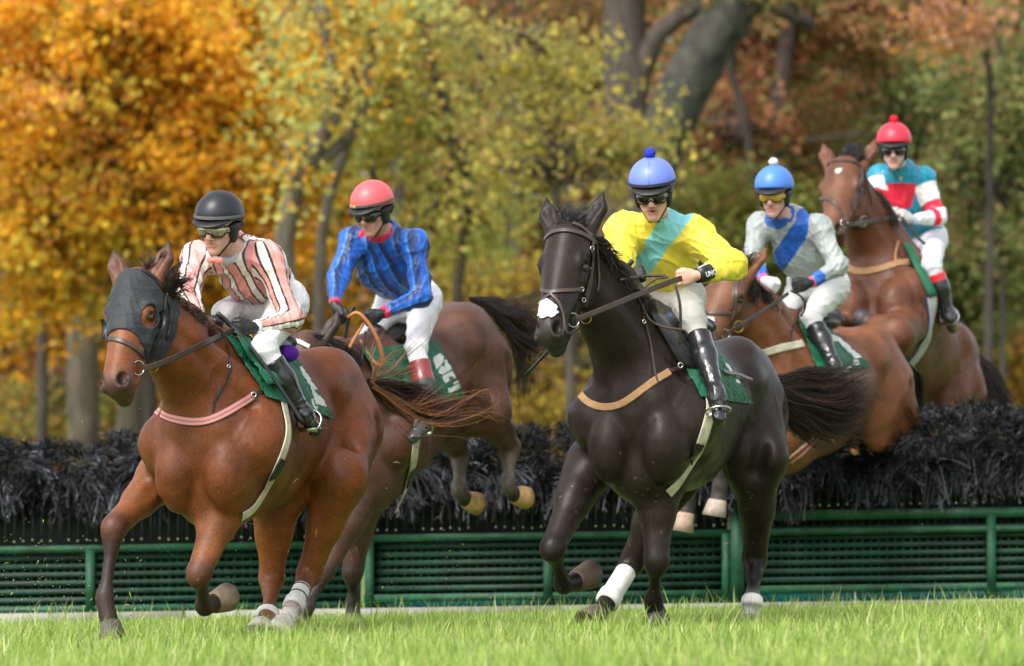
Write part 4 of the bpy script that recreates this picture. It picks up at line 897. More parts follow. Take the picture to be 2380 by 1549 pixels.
    def leg(side, o, col, cut_=1.0):
        hp, k, an = g['hip' + side], g['kn' + side], g['an' + side]
        return [cone(hp, k, .100 + o, .062 + o, col, .04, (nrm(np.cross(k - hp, lat)), 1.0)), cone(k, k + (an - k) * cut_, .060 + o, (.060 - .02 * cut_) + o, col, .03)]
    def pelv(o, col): return [ell((g['hipL'] + g['hipR']) / 2, (.155 + o, .135 + o, .135 + o), np.array([lat, fb, sp]), col, .05), cone(g['hipL'] - fb * .03, g['hipL'] - fb * .05, .105 + o, .1 + o, col, .05), cone(g['hipR'] - fb * .03, g['hipR'] - fb * .05, .105 + o, .1 + o, col, .05)]
    def foot(side, o, col):
        an, to = g['an' + side], g['to' + side]; d = nrm(to - an); return [cone(an, an + d * .04, .036 + o, .038 + o, col, .02), cone(an + d * .02, to, .038 + o, .034 + o, col, .03), cone(an + d * .01, an - nrm(g['kn' + side] - an) * .05 - d * .02, .034 + o, .032 + o, col, .03)]
    body = face + torso(-.022, G0) + arm('L', -.020, G0) + arm('R', -.020, G0) + leg('L', -.014, G0) + leg('R', -.014, G0) + pelv(-.016, G0) + foot('L', -.010, G0) + foot('R', -.010, G0) + hand('L', 0 if bareL else -.003, G0) + hand('R', -.003, G0)
    V, Q = sdf_mesh(body, .0052); V = relax(V, Q, 1, .4); col = pcolor(body, V, G0, .004)
    for p_ in face[6:9]: col = mix(col, LIP, np.clip(1.0 - np.clip(pdist(p_, V), 0, 1) / .0022, 0, 1) * .75)
    dn = np.linalg.norm((V - h(0, .095, -.0715)) * 1.0, axis=1)
    if J.get('open'): col = mix(col, (.05, .012, .012), (np.linalg.norm((V - h(0, .088, -.0725)) @ np.array([l / .014, n / .014, u / .0045]).T, axis=1) < 1).astype(float))
    J['body'] = mkmesh('body', V, Q, m_skin, root, col)
    # ---- shirt
    shirt = torso(0, None) + arm('L', 0, None, J.get('puff', 1.12)) + arm('R', 0, None, J.get('puff', 1.12)) + [cone(g['neck'] - sp * .03, g['neck'] + sp * .075 + n * .012, .082, .066, None, .02, g=0)]
    shirt += [cut(g['neck'] + sp * .082, sp * .5 + u * .9 + n * .1, .004, .11)]
    for s_ in 'LR': shirt.append(cut(g['wr' + s_] + nrm(g['wr' + s_] - g['el' + s_]) * .010, nrm(g['wr' + s_] - g['el' + s_]), .004, .07))
    hem = g['pel'] - sp * .02 + fb * 0; shirt.append(cut(hem, -sp))
    V, Q = sdf_mesh(shirt, .0038 if J['id'] in ('J1', 'J2', 'J3') else .0046); V = relax(V, Q, 2, .4)
    adds = [p for p in shirt if not p['sub']]; best = np.full(len(V), 9.0); grp = np.zeros(len(V), int); t = np.zeros(len(V)); ang = np.zeros(len(V))
    for p in adds:
        d, tt = pdist(p, V, True); d = d + (.012 if p['g'] == 0 else 0); m = d < best; best[m] = d[m]; grp[m] = p['g']
    for gi, s_ in ((1, 'L'), (2, 'R')):
        sh, e, w_ = g['sh' + s_], g['el' + s_], g['wr' + s_]; m = grp == gi
        t1 = np.clip(((V - sh) @ (e - sh)) / ((e - sh) @ (e - sh)), 0, 1); t2 = np.clip(((V - e) @ (w_ - e)) / ((w_ - e) @ (w_ - e)), 0, 1)
        d1 = np.linalg.norm(V - sh - t1[:, None] * (e - sh), axis=1); d2 = np.linalg.norm(V - e - t2[:, None] * (w_ - e), axis=1); tt = np.where(d1 < d2, t1, 1 + t2); t[m] = tt[m]
        for sel, o_, x_ in ((d1 < d2, sh, nrm(e - sh)), (d1 >= d2, e, nrm(w_ - e))):
            pl = nrm(np.cross(nrm(e - sh), nrm(w_ - e))); q1 = nrm(np.cross(x_, pl)); aa = np.arctan2((V - o_) @ pl, (V - o_) @ q1); mm = m & sel; ang[mm] = aa[mm]
    X = np.stack([(V - g['pel']) @ lat - ((V - g['pel']) @ sp) * ((g['chest'] - g['pel']) @ lat) / max((g['chest'] - g['pel']) @ sp, .1), (V - g['chest']) @ fb, (V - g['chest']) @ sp], 1)
    J['collz'] = (g['neck'] - g['chest']) @ sp + .0
    col = J['pat'](J, V, grp, t, ang, X)
    N = vnormals(V, Q); V = V + N * (folds(V, J['seed'], .0080, 15, 4, .9) + folds(V, J['seed'] + 9, .0030, 36, 4, .9))[:, None]; V = relax(V, Q, 2, .6)
    J['shirt'] = mkmesh('shirt', V, Q, m_silk, root, col); tag(J['shirt'], J['shirt_label'])
    # ---- breeches, boots, gloves
    br = pelv(0, None) + leg('L', 0, None, .30) + leg('R', 0, None, .30) + [cone(g['pel'] - sp * .03, g['pel'] + sp * .06, .13, .12, None, .05)]
    V, Q = sdf_mesh(br, .007); V = relax(V, Q, 2, .4); N = vnormals(V, Q); V = V + N * folds(V, J['seed'] + 3, .0045, 24)[:, None]
    bc = np.tile(J.get('breech', (.72, .71, .72)), (len(V), 1)); J['breeches'] = mkmesh('breeches', V, Q, m_white, root, bc)
    for s_ in 'LR':
        k, an = g['kn' + s_], g['an' + s_]; c0 = k + (an - k) * .20
        pr = [cone(c0, k + (an - k) * .5, .064, .060, None, .02), cone(k + (an - k) * .5, an, .060, .040, None, .03), cut(c0 + nrm(an - k) * .004, k - an)] + foot(s_, .002, None)
        V, Q = sdf_mesh(pr, .006); V = relax(V, Q, 1, .4); N = vnormals(V, Q)
        tz = ((V - k) @ (an - k)) / ((an - k) @ (an - k)); V = V + N * (folds(V, J['seed'] + 5, .003, 45) * np.clip((tz - .55) * 3, 0, 1))[:, None]
        c = np.tile(J.get('boot', (.012, .012, .014)), (len(V), 1)); 
        if 'cuff' in J: c[tz < J['cuff'][0]] = J['cuff'][1]
        o = mkmesh('boot', V, Q, m_boot, root, c); J['boot' + s_] = o
        if not (s_ == 'L' and bareL):
            pr = hand(s_, .0035, None); V, Q = sdf_mesh(pr, .0045); mkmesh('glove', V, Q, m_glove, root, np.tile(J.get('glove', (.014, .014, .016)), (len(V), 1)) if not (s_ == 'R' and 'gloveR' in J) else np.tile(J['gloveR'], (len(V), 1)))
    # ---- helmet with peak, pads, strap, goggles
    hc = h(0, -.006, .066); hp = [ell(hc, (.118, .143, .122), A, None, .02), cut(h(0, 0, .044), -u + n * .10, .006)]
    V, Q = sdf_mesh(hp, .0055); V = relax(V, Q, 1, .4); cc = np.tile(J['cap'], (len(V), 1))
    zz = (V - O) @ u; rim = (zz < .050) & (zz > .030); cc[rim] = np.array(J['cap']) * .7
    if 'capstripe' in J: xx = (V - O) @ l; cc[(np.abs(xx) < .004) | (np.abs(np.abs((V - O) @ n + .006)) < .004)] = np.array(J['cap']) * .72
    hm = mkmesh('helmet', V, Q, m_helm, root, cc); tag(hm, J['cap_label'])
    pk = [ell(h(0, .074, .050), (.100, .100, .017), np.array([l, nrm(n - u * .28), nrm(u + n * .28)]), None, .01), cut(h(0, .02, 0), -n)]
    V, Q = sdf_mesh(pk, .005); mkmesh('peak', V, Q, m_peak, hm)
    if 'band' in J:
        th = np.linspace(-1.9, 1.9, 40); pts = np.array([h(.120 * math.sin(x) * 1.0, -.006 + .145 * math.cos(x), .066) for x in th]); Nn = np.array([nrm(l * math.sin(x) + n * math.cos(x)) for x in th])
        b_ = MB(); ribbon_mb(b_, pts, Nn, .016, .003, None, (lambda a_, t_: (.62, .42, .16) if J['id'] == 'J2' and (.30 < t_ < .37 or .385 < t_ < .45) else J['band'])); b_.build('band', m_glove, hm)
    if 'pom' in J:
        pp = [ell(h(0, -.006, .066 + .122 + .018), (.030, .030, .028), A)]; V, Q = sdf_mesh(pp, .004); N = vnormals(V, Q); V = V + N * folds(V, 4, .004, 160)[:, None]
        mkmesh('bobble', V, Q, m_pom, hm, np.tile(J['pom'], (len(V), 1)))
    pd = []
    for s in (-1, 1): pd += [ell(h(s * .078, -.004, -.018), (.017, .040, .052), A, None, .02), cone(h(s * .074, .010, -.05), h(s * .022, .052, -.128), .007, .006, None, .012), cone(h(s * .080, .03, .012), h(s * .082, -.07, .02), .016, .018, None, .02)]
    pd += [ell(h(0, -.085, .0), (.075, .030, .045), A, None, .03), cone(h(-.022, .052, -.128), h(.022, .052, -.128), .006, .006, None, .006)]
    V, Q = sdf_mesh(pd, .005); mkmesh('chin_harness', V, Q, m_pad, root)
    gl = [ell(h(0, .036, .003), (.083, .076, .036), A, None, .01), ell(h(-.035, .088, .0), (.037, .028, .034), A, None, .010), ell(h(.035, .088, .0), (.037, .028, .034), A, None, .010), ell(h(0, .128, -.036), (.018, .03, .020), A, None, .008, True), cut(h(0, .012, 0), -n)]
    V, Q = sdf_mesh(gl, .004); V = relax(V, Q, 1, .3); gg = mkmesh('goggles', V, Q, J['lens'], root)
    fr = MB(); fr.tube([h(-.080, .035, .008), h(-.060, .092, -.030), h(-.026, .112, -.029), h(0, .122, -.010), h(.026, .112, -.029), h(.060, .092, -.030), h(.080, .035, .008)], .0045, 6); fr.build('frame', m_pad, gg)
    if J['id'] == 'J1':
        bc = h(.01, .075, -.150); V, Q = sdf_mesh([ell(bc - l * .024, (.022, .010, .017), A, None, .01), ell(bc + l * .024, (.022, .010, .017), A, None, .01), ell(bc, (.009, .011, .009), A, None, .008)], .003); mkmesh('bow_tie', V, Q, m_silk, root, np.tile((.85, .22, .16), (len(V), 1)))
    J['h'], J['g'], J['lat'], J['fb'], J['sp'], J['A'] = h, g, lat, fb, sp, A
    return J
J1 = dict(id='J1', seed=1, label='jockey in pink shirt with black and white stripes and a plain black helmet', shirt_label='pink shirt with white and black stripes', cap_label='plain black helmet', pat=pat1,
    pel=(650, 705, 21.42), chest=(588, 632, 21.15), neck=(545, 603, 20.99), head=(510, 531, 20.84), hyaw=24, hpitch=-10, hroll=-4, shL=(622, 600, 20.98), shR=(458, 600, 21.08), elL=(676, 742, 20.92), wrL=(592, 762, 20.76), hdL=(548, 760, 20.70),
    elR=(436, 690, 20.90), wrR=(466, 745, 20.78), hdR=(496, 758, 20.74), hipL=(668, 715, 21.16), hipR=(592, 706, 21.46), knL=(612, 808, 21.02), knR=(522, 728, 21.16), anL=(705, 958, 21.06), toL=(732, 1000, 20.96), anR=(500, 930, 21.55), toR=(490, 970, 21.45),
    skin=(.70, .40, .31), capstripe=1, cap=(.014, .015, .022), band=(.12, .12, .13), lens=m_lens_c, breech=(.72, .71, .74))
J2 = dict(id='J2', seed=2, label='jockey in royal blue shirt with dark blue bands and a red helmet', shirt_label='royal blue shirt with dark bands', cap_label='glossy red helmet', pat=pat2,
    pel=(965, 690, 24.60), chest=(898, 622, 24.36), neck=(893, 560, 24.18), head=(868, 495, 24.04), hyaw=32, hpitch=-16, shL=(965, 566, 24.15), shR=(822, 560, 24.25), elL=(980, 690, 24.10), wrL=(890, 728, 23.98), hdL=(850, 745, 23.93),
    elR=(786, 650, 24.08), wrR=(778, 708, 23.92), hdR=(790, 738, 23.88), hipL=(985, 708, 24.48), hipR=(915, 700, 24.62), knL=(968, 808, 24.15), knR=(862, 775, 24.38), anL=(1000, 968, 24.16), toL=(960, 1018, 24.08), anR=(845, 930, 24.8), toR=(835, 970, 24.7),
    skin=(.60, .33, .235), cap=(.78, .11, .12), band=(.10, .09, .085), lens=m_lens_d, breech=(.74, .74, .78), cuff=(.50, (.24, .03, .03)), boot=(.05, .048, .046))
J3 = dict(id='J3', seed=3, label='jockey in yellow shirt with a turquoise sash and a blue helmet with blue bobble', shirt_label='yellow shirt with turquoise sash', cap_label='periwinkle blue helmet', pat=pat3, puff=1.35, open=1, bareL=True,
    pel=(1556, 690, 21.48), chest=(1540, 595, 21.28), neck=(1530, 524, 21.10), head=(1518, 452, 20.95), hyaw=8, hpitch=-14, hroll=3, shL=(1612, 545, 21.10), shR=(1450, 535, 21.16), elL=(1700, 618, 20.98), wrL=(1624, 640, 20.80), hdL=(1568, 648, 20.74),
    elR=(1438, 620, 21.0), wrR=(1462, 660, 20.9), hdR=(1478, 640, 20.84), hipL=(1592, 702, 21.36), hipR=(1510, 702, 21.46), knL=(1612, 745, 20.98), knR=(1495, 750, 21.05), anL=(1664, 912, 21.0), toL=(1671, 972, 20.86), anR=(1450, 900, 21.5), toR=(1450, 950, 21.4),
    skin=(.70, .39, .29), capstripe=1, cap=(.15, .22, .72), band=(.03, .03, .05), pom=(.02, .04, .50), lens=m_lens_d, breech=(.50, .49, .46), sash=((1588, 485, 21.1), (1460, 662, 21.1)))
J4 = dict(id='J4', seed=4, label='jockey in silver grey shirt with a blue sash and a blue helmet with white bobble', shirt_label='silver grey shirt with blue sash', cap_label='bright blue helmet', pat=pat4, puff=1.05,
    pel=(1918, 668, 26.10), chest=(1862, 585, 25.86), neck=(1822, 520, 25.70), head=(1800, 456, 25.55), hyaw=18, hpitch=-8, shL=(1902, 528, 25.68), shR=(1768, 522, 25.80), elL=(1950, 618, 25.56), wrL=(1884, 658, 25.44), hdL=(1840, 668, 25.38),
    elR=(1748, 592, 25.7), wrR=(1775, 650, 25.5), hdR=(1798, 668, 25.44), hipL=(1935, 672, 25.98), hipR=(1868, 662, 26.1), knL=(1884, 738, 25.70), knR=(1830, 720, 25.84), anL=(1936, 842, 25.84), toL=(1946, 880, 25.74), anR=(1800, 850, 26.3), toR=(1800, 880, 26.2),
    skin=(.68, .39, .31), cap=(.07, .21, .72), pom=(.75, .75, .78), lens=m_lens_y, breech=(.66, .66, .66), sash=((1880, 505, 25.8), (1800, 622, 25.8)), gloveR=(.6, .62, .66))
J5 = dict(id='J5', seed=5, label='jockey in teal shirt with red hooped white sleeves and a red helmet with red bobble', shirt_label='teal shirt with red patch and white sleeves', cap_label='red helmet', pat=pat5, puff=1.05,
    pel=(2148, 552, 28.66), chest=(2106, 468, 28.42), neck=(2092, 404, 28.28), head=(2078, 349, 28.15), hyaw=8, hpitch=-6, shL=(2148, 414, 28.3), shR=(2042, 412, 28.4), elL=(2180, 505, 28.22), wrL=(2122, 512, 28.08), hdL=(2090, 498, 28.02),
    elR=(2034, 470, 28.3), wrR=(2052, 505, 28.15), hdR=(2075, 498, 28.1), hipL=(2166, 562, 28.58), hipR=(2110, 558, 28.7), knL=(2166, 612, 28.26), knR=(2106, 612, 28.42), anL=(2204, 728, 28.38), toL=(2214, 764, 28.28), anR=(2090, 740, 28.8), toR=(2090, 770, 28.7),
    skin=(.74, .47, .41), cap=(.70, .03, .06), pom=(.62, .01, .02), lens=m_lens_d, breech=(.72, .73, .80), cuff=(.36, (.60, .02, .035)), glove=(.5, .5, .5))
JOCKEYS = (J1, J2, J3, J4, J5)
for J in JOCKEYS: make_jockey(J)
# ---------------------------------------------------------------- tack, manes, tails
m_leather = mat('dark brown leather', (.060, .040, .032), .38, var=.3, vscale=30, spec=.5)
m_lblack = mat('black leather', (.013, .012, .013), .35, spec=.5)
m_tan = mat('tan webbing', (.36, .20, .09), .7, var=.15, vscale=40); m_cream = mat('cream webbing', (.52, .48, .36), .7, var=.2, vscale=20)
m_web = mat('striped webbing', attr=True, rough=.65); m_cloth = mat('number cloth', attr=True, rough=.6, bump=.3, bscale=30, var=.15, vscale=6)
m_saddle = mat('saddle leather', (.014, .012, .012), .35, spec=.5); m_lycra = mat('grey hood fabric', (.014, .017, .021), .62, var=.3, vscale=14, bump=.5, bscale=45, stretch=(1, 1, 2.5), sheen=.1)
m_white2 = mat('white bandage', (.80, .78, .74), .75, var=.2, vscale=14, bump=.4, bscale=50); m_tanr = mat('orange tan leather', (.42, .16, .05), .5)
m_purple = mat('purple velvet', (.13, .01, .45), .7); m_blue = mat('blue foam', (.01, .16, .60), .6); m_yel = mat('yellow pad', (.65, .50, .02), .6)
DGREEN = (.006, .115, .055)
def S(H, name, pts, w_, m, parent=None, **k): return strap(name, H['bvh'], pts, w_, m, parent or H['root'], **k)
def rein(H, name, pts, w_, m, flat=True, n=30, parent=None, clear=True):
    """strap in the air, kept clear of the neck"""
    q2 = spline([np.array(q, float) * [1, 1, 100] for q in pts], n) / [1, 1, 100]; b = MB()
    if clear:
        for q in q2:
            r0 = cast(H['bvh'][0], q[0], q[1])
            if r0 and q[2] > r0[0][1] - .03 and q[2] < r0[0][1] + .5: q[2] = r0[0][1] - .03
        for _ in range(3): q2[1:-1, 2] = (q2[:-2, 2] + q2[1:-1, 2] + q2[2:, 2]) / 3
    p = np.array([P(*q) for q in q2])
    N = np.tile(nrm(np.cross(nrm(p[-1] - p[0]), [0, 0, 1.0])), (n, 1)); N = np.where(N[:, 1:2] > 0, -N, N)
    if flat: ribbon_mb(b, p, N, w_, .004)
    else: b.tube(p, w_ / 2, 8)
    return b.build(name, m, parent or H['root'])
def ring(H, px, py, r, m, lift=.02, name='bit_ring', tube=.0035):
    c, N = cast(H['bvh'][0], px, py) or (P(px, py, H['f'].W[1] - 1.0), np.array([0, -1.0, 0])); c = c + np.array([0, -lift, 0]); N = nrm(N + np.array([.3, -1.0, 0])); a = nrm(np.cross(N, [0, 0, 1.0])); b_ = np.cross(N, a)
    th = np.linspace(0, 2 * math.pi, 25); pts = np.array([c + r * (a * math.cos(t) + b_ * math.sin(t)) for t in th])
    return MB().tube(pts, tube, 6).build(name, m, H['root'])
def quad2(TL, TR, BR, BL): return lambda u, v: ((1 - v) * ((1 - u) * TL[0] + u * TR[0]) + v * ((1 - u) * BL[0] + u * BR[0]), (1 - v) * ((1 - u) * TL[1] + u * TR[1]) + v * ((1 - u) * BL[1] + u * BR[1]))
def inpoly(x, y, poly):
    c = False; j = len(poly) - 1
    for i in range(len(poly)):
        if (poly[i][1] > y) != (poly[j][1] > y) and x < (poly[j][0] - poly[i][0]) * (y - poly[i][1]) / (poly[j][1] - poly[i][1]) + poly[i][0]: c = not c
        j = i
    return c
def cloth(H, q, white, holes, nu=140, nv=90, name='saddle_cloth', off=.014, extra_bv=(), wav=.006):
    f2 = quad2(*q)
    def cf(u, v):
        x, y = f2(u, v)
        if any(inpoly(x, y, w_) for w_ in white) and not any(inpoly(x, y, h_) for h_ in holes): return (.72, .74, .72)
        return DGREEN
    return patch(name, list(H['bvh']) + list(extra_bv), f2, nu, nv, m_cloth, H['root'], off=off, colf=cf, sm=6, wav=wav)
def sad(H, col=None):
    """small race saddle on the back"""
    f = H['f']; L = lambda *p: L2W(f, p); R3 = f.R.T; s = f.S
    pr = [ell(L(-.26, 0, .0), (.22 * s, .15 * s, .05 * s), R3, None, .03), ell(L(-.44, 0, .02), (.08 * s, .13 * s, .05 * s), R3, None, .03), ell(L(-.06, 0, .035), (.05 * s, .06 * s, .06 * s), R3, None, .03)]
    V, Q = sdf_mesh(pr, .008); return mkmesh('saddle', relax(V, Q, 1), Q, m_saddle, H['root'])
def stirrup(H, J, m=m_steel):
    an, to = J['g']['anL'], J['g']['toL']; d = nrm(to - an); c = an + d * .10 * 1.0 if np.linalg.norm(to - an) > .1 else to; up = np.array([0, 0, 1.0]); up = nrm(up - d * (up @ d)); sd = np.cross(d, up)
    pts = []
    for t in np.linspace(-1, 1, 17):
        a = t * math.pi * .78; pts.append(c + up * (.062 * math.cos(a)) + sd * .058 * math.sin(a) * 1.05)
    b = MB().tube(pts, .006, 6); b.box(c - up * .048, (.045, .016, .006), np.array([sd, d, up])); o = b.build('stirrup', m, H['root'])
    k = J['g']['knL'] + (an - J['g']['knL']) * .25 + np.array([0, .03, 0]); p = spline([k, (k + c) / 2 + np.array([-.02, .0, 0]), c + up * .06], 12)
    lb = MB(); ribbon_mb(lb, p, np.tile(np.array([0, -1.0, 0]), (12, 1)), .026, .004); lb.build('stirrup_leather', m_lblack, H['root'])
def whip(J, pts, label, tipcol=None):
    p = spline([P(*q) for q in pts], 24); b = MB().tube(p, np.concatenate([np.full(6, .013), np.linspace(.011, .009, 18)]), 8)
    o = b.build('whip', m_lblack, loc=p[0]); tag(o, label, 'whip'); return o
def crest_hair(H, roots, tips, n, length, cols, name='mane', width=.0022, seed=3, wave=.015):
    """roots: picture points cast on the neck; tips: offsets (dx,dy,dY) in px,px,m"""
    g = []
    for (x, y), (dx, dy, dY) in zip(roots, tips):
        h = cast(H['bvh'][0], x, y)
        h = h or cast(H['bvh'][0], x + 6, y + 14) or cast(H['bvh'][0], x - 8, y + 24)
        if not h: continue
        a = h[0] + np.array([0, .015, -.01]); g.append([a, P(x + dx * .5 , y + dy * .5 - 8, a[1] + dY * .5), P(x + dx, y + dy, a[1] + dY)])
    if not g: print('no hair roots', H['id'], name); return None
    return hair(name, g, n, (.018, .05), width, m_hair, H['root'], cols, wave, 10, seed=seed)
BH = [(.010, .008, .007), (.016, .012, .010), (.03, .02, .015)]
DK = [(.025, .017, .013), (.04, .024, .016), (.014, .010, .009), (.07, .035, .018)]
def wrap(H, key, t0, t1, r, m, name='bandage', bands=()):
    J_ = [L2W(H['f'], hit(H['f'], q_)) for q_ in H[key]]; a, b_ = J_[1], J_[2]; S_ = H['f'].S; q = lambda t: a + (b_ - a) * t if t <= 1 else J_[2] + (J_[3] - J_[2]) * (t - 1)
    ts = np.linspace(t0, t1, 14); pts = [q(t) for t in ts]; rad = [(r + (.008 if abs(t - 1) < .18 else 0)) * S_ for t in ts]
    o = MB().tube(pts, rad, 16).build(name, m, H['root'])
    for tb in bands: MB().tube([q(tb - .012), q(tb + .012)], (r + .003) * S_, 16).build('tape', m_lblack, o)
DRESS = (1, 2, 3, 4, 5)
def dress1():
    H, J = H1, J1; root = H['root']; f = H['f']; h = H['h']; q = H['hf'][4]; u, l, n = H['hf'][1:4]
    prims = horse_prims(f, H); c0 = h(.15, -.1, 0); ctr = lambda p: p['c'] if p['t'] == 'e' else (p['a'] + p['b']) / 2; ear = [h(.02, -.08, s * .064) for s in (-1, 1)]
    hp = [p for p in prims if p['t'] != 'p' and np.linalg.norm(ctr(p) - c0) < .42 and not (p['t'] == 'c' and min(np.linalg.norm(p['a'] - e) for e in ear) < .14 and np.linalg.norm(ctr(p) - c0) > .16 and p['ra'] < .06 and (p['b'] - p['a']) @ u < 0) and not p['sub']]
    A = np.array([u, n, l])
    hp += [cut(h(.335, 0, 0), u * .96 + n * .28), cut(h(-.012, -.05, 0), -u - n * .15, .01), cut(h(.1, -.235, 0), -n - u * .12, .01), ell(h(.44, -.02, 0), (.13 * q, .12 * q, .13 * q), A, None, .01, True)]
    for s in (-1, 1): hp.append(ell(h(.215, -.052, s * .098), (.050 * q, .046 * q, .05 * q), A, None, .006, True))
    V, Q = sdf_mesh(hp, .0065, .009); V = relax(V, Q, 2, .4); N = vnormals(V, Q); V = V + N * (folds(V, 5, .004, 26) + .001)[:, None]
    hood = mkmesh('hood', L2W(f, V), Q, m_lycra, root)
    for s in (-1, 1):                                                # the cups behind the eyes
        c = h(.225, -.085, s * .112); th = np.linspace(-1.2, 1.2, 12); pts = [L2W(f, c + (u * math.sin(t) * .055 - n * (math.cos(t) * .05 - .02)) * q) for t in th]
        out = (l * s * .95 + n * .35) @ f.R.T; V = []
        for p in pts: V += [p, p + out * .045, p + out * .045 + nrm(out) * .0 - (u @ f.R.T) * .0 + np.array([0, .004, 0]), p + np.array([0, .004, 0])]
        Fq = [[i * 4 + j, i * 4 + (j + 1) % 4, (i + 1) * 4 + (j + 1) % 4, (i + 1) * 4 + j] for i in range(11) for j in range(4)] + [[0, 1, 2, 3], [44, 45, 46, 47]]
        MB().add(V, np.array(Fq)).build('blinker_cup', m_lblack, hood)
    H['bvh2'] = H['bvh'] + bvh_of(hood); bv = H['bvh2']
    S2 = lambda name, pts, w_, m, **k: strap(name, bv, pts, w_, m, root, **k)
    S2('noseband', [(236, 796), (244, 790), (262, 788), (286, 795), (311, 808), (334, 829)], .022, m_leather, th=.006)
    S2('cheek_strap', [(384, 678), (381, 712), (376, 741), (366, 780), (356, 812), (347, 838)], .018, m_lblack, th=.005); S2('throat_strap', [(388, 690), (395, 720), (396, 750), (390, 772), (386, 790)], .014, m_lblack)
    S2('headpiece', [(330, 628), (352, 642), (372, 662), (384, 680)], .02, m_lblack)
    for x, y in ((386, 684), (378, 712), (350, 820)): ring(H, x, y, .010, m_steel, .012, 'buckle', .003)
    ring(H, 323, 856, .034, m_steel, .03); r2 = ring(H, 356, 852, .027, m_brass, .02)
    by = 20.02; rein(H, 'rein', [(332, 856, by), (360, 850, by + .03), (430, 820, by + .22), (480, 795, by + .40), (528, 773, by + .62), (560, 762, by + .68)], .030, m_leather)
    rein(H, 'rein', [(470, 760, 20.9), (430, 790, 20.9), (300, 860, 20.5)], .02, m_leather, clear=False)
    def cf(a, t): return (.70, .26, .23) if abs(abs(a) - .55) < .30 else ((.14, .14, .17) if abs(a) < .3 else (.015, .015, .02))
    S2('breast_strap', [(340, 905), (343, 925), (356, 948), (388, 968), (430, 979), (470, 980), (500, 972), (545, 948), (588, 920)], .042, m_web, colf=cf, n=46)
    S2('strap', [(586, 922), (605, 912), (622, 904)], .016, m_lblack); S2('strap', [(526, 800), (534, 850), (532, 862), (520, 895), (500, 930), (494, 958)], .010, m_lblack)
    ring(H, 590, 918, .012, m_steel, .012, 'buckle', .004); ring(H, 532, 852, .008, m_steel, .01, 'buckle', .003)
    W = [[(690, 859), (701, 857), (718, 869), (729, 881), (722, 882), (715, 875), (709, 876), (718, 887), (733, 891), (748, 910), (756, 939), (751, 949), (727, 942), (718, 917), (713, 900), (707, 890)], [(717, 931), (721, 931), (727, 950), (723, 951)], [(725, 948), (731, 948), (732, 959), (727, 959)]]
    cloth(H, ((520, 782), (688, 842), (771, 976), (616, 925)), W, [[(724, 909), (731, 910), (738, 923), (731, 922)]], 190, 120)
    # folded front flap
    patch('cloth_fold', bv, quad2((528, 785), (560, 790), (660, 905), (606, 905)), 30, 14, m_cloth, root, off=.045, colf=lambda a, b: DGREEN, wav=.012)
    S2('girth', [(655, 930), (668, 1000), (660, 1042), (645, 1080), (622, 1126), (602, 1160), (585, 1185), (560, 1200)], .052, m_cream, th=.006, off=.006); S2('buckle_guard', [(652, 1066), (642, 1086), (630, 1108)], .050, m_lblack, th=.009, off=.014)
    sad(H); stirrup(H, J)
    sp2 = [ell(P(668, 822, J['g']['hipL'][1] + .06), (.06, .05, .045), None, None, .02)]; V, Q = sdf_mesh(sp2, .006); mkmesh('seat_pad', V, Q, m_purple, root)
    V, Q = sdf_mesh([ell(P(566, 788, 20.95), (.05, .04, .03), None, None, .02)], .006); mkmesh('pommel_pad', V, Q, m_yel, root)
    whip(J, [(504, 728, 20.66), (535, 755, 20.68), (572, 795, 20.66), (640, 885, 20.64), (705, 984, 20.62)], 'slim black whip in the gloved hand of the jockey in pink stripes')
    wrap(H, 'HL', .42, 1.0, .043, m_white2, bands=(.47, .68)); wrap(H, 'HR', .95, 1.15, .047, m_white2, bands=(1.0,))
    crest_hair(H, [(376, 664), (384, 674), (392, 684), (400, 692)], [(40, -55, 0), (55, -40, 0), (52, -12, 0), (34, 16, .02)], 230, 1, DK, seed=4, wave=.02); crest_hair(H, [(335, 626), (342, 628), (350, 632)], [(-8, -32, 0), (10, -40, 0), (28, -38, 0)], 50, 1, DK, name='forelock')
    crest_hair(H, [(410, 700), (440, 728), (470, 754), (495, 776)], [(16, 8, .03), (16, 8, .03), (18, 8, .03), (22, 8, .02)], 220, 1, DK, seed=6)
    T = f; y0 = 22.25; OR = [(.30, .12, .05), (.20, .085, .04), (.42, .17, .06)]
    tb = [[P(858, 888, y0), P(900, 905, y0 + .1), P(960, 935, y0 + .2), P(1040, 962, y0 + .25)], [P(858, 895, y0), P(910, 928, y0 + .1), P(985, 955, y0 + .2), P(1070, 972, y0 + .25)], [P(860, 900, y0), P(905, 940, y0 + .1), P(970, 962, y0 + .2), P(1030, 950, y0 + .25)], [P(858, 885, y0), P(905, 895, y0 + .1), P(960, 908, y0 + .2), P(1010, 925, y0 + .25)]]
    hair('tail', tb, 1700, (.012, .060), .0012, m_hair, root, DK + DK + OR[1:2], .03, 16, seed=11)
    tg = [[P(862, 880, y0), P(890, 840, y0 + .1), P(935, 800, y0 + .15), P(950, 745, y0 + .2)], [P(862, 885, y0), P(930, 870, y0 + .1), P(990, 800, y0 + .2), P(1010, 730, y0 + .2)], [P(860, 900, y0), P(980, 960, y0 + .1), P(1080, 950, y0 + .2), P(1125, 905, y0 + .2), P(1060, 892, y0 + .2)], [P(860, 900, y0), P(1000, 985, y0 + .1), P(1120, 975, y0 + .2), P(1190, 992, y0 + .2)], [P(860, 890, y0), P(940, 960, y0 + .1), P(1080, 930, y0 + .2), P(1150, 945, y0 + .2)], [P(862, 885, y0), P(880, 850, y0), P(900, 800, y0 + .1), P(925, 770, y0 + .1)], [P(860, 900, y0), P(930, 990, y0 + .1), P(1020, 1020, y0 + .15), P(1090, 1000, y0 + .2)]]
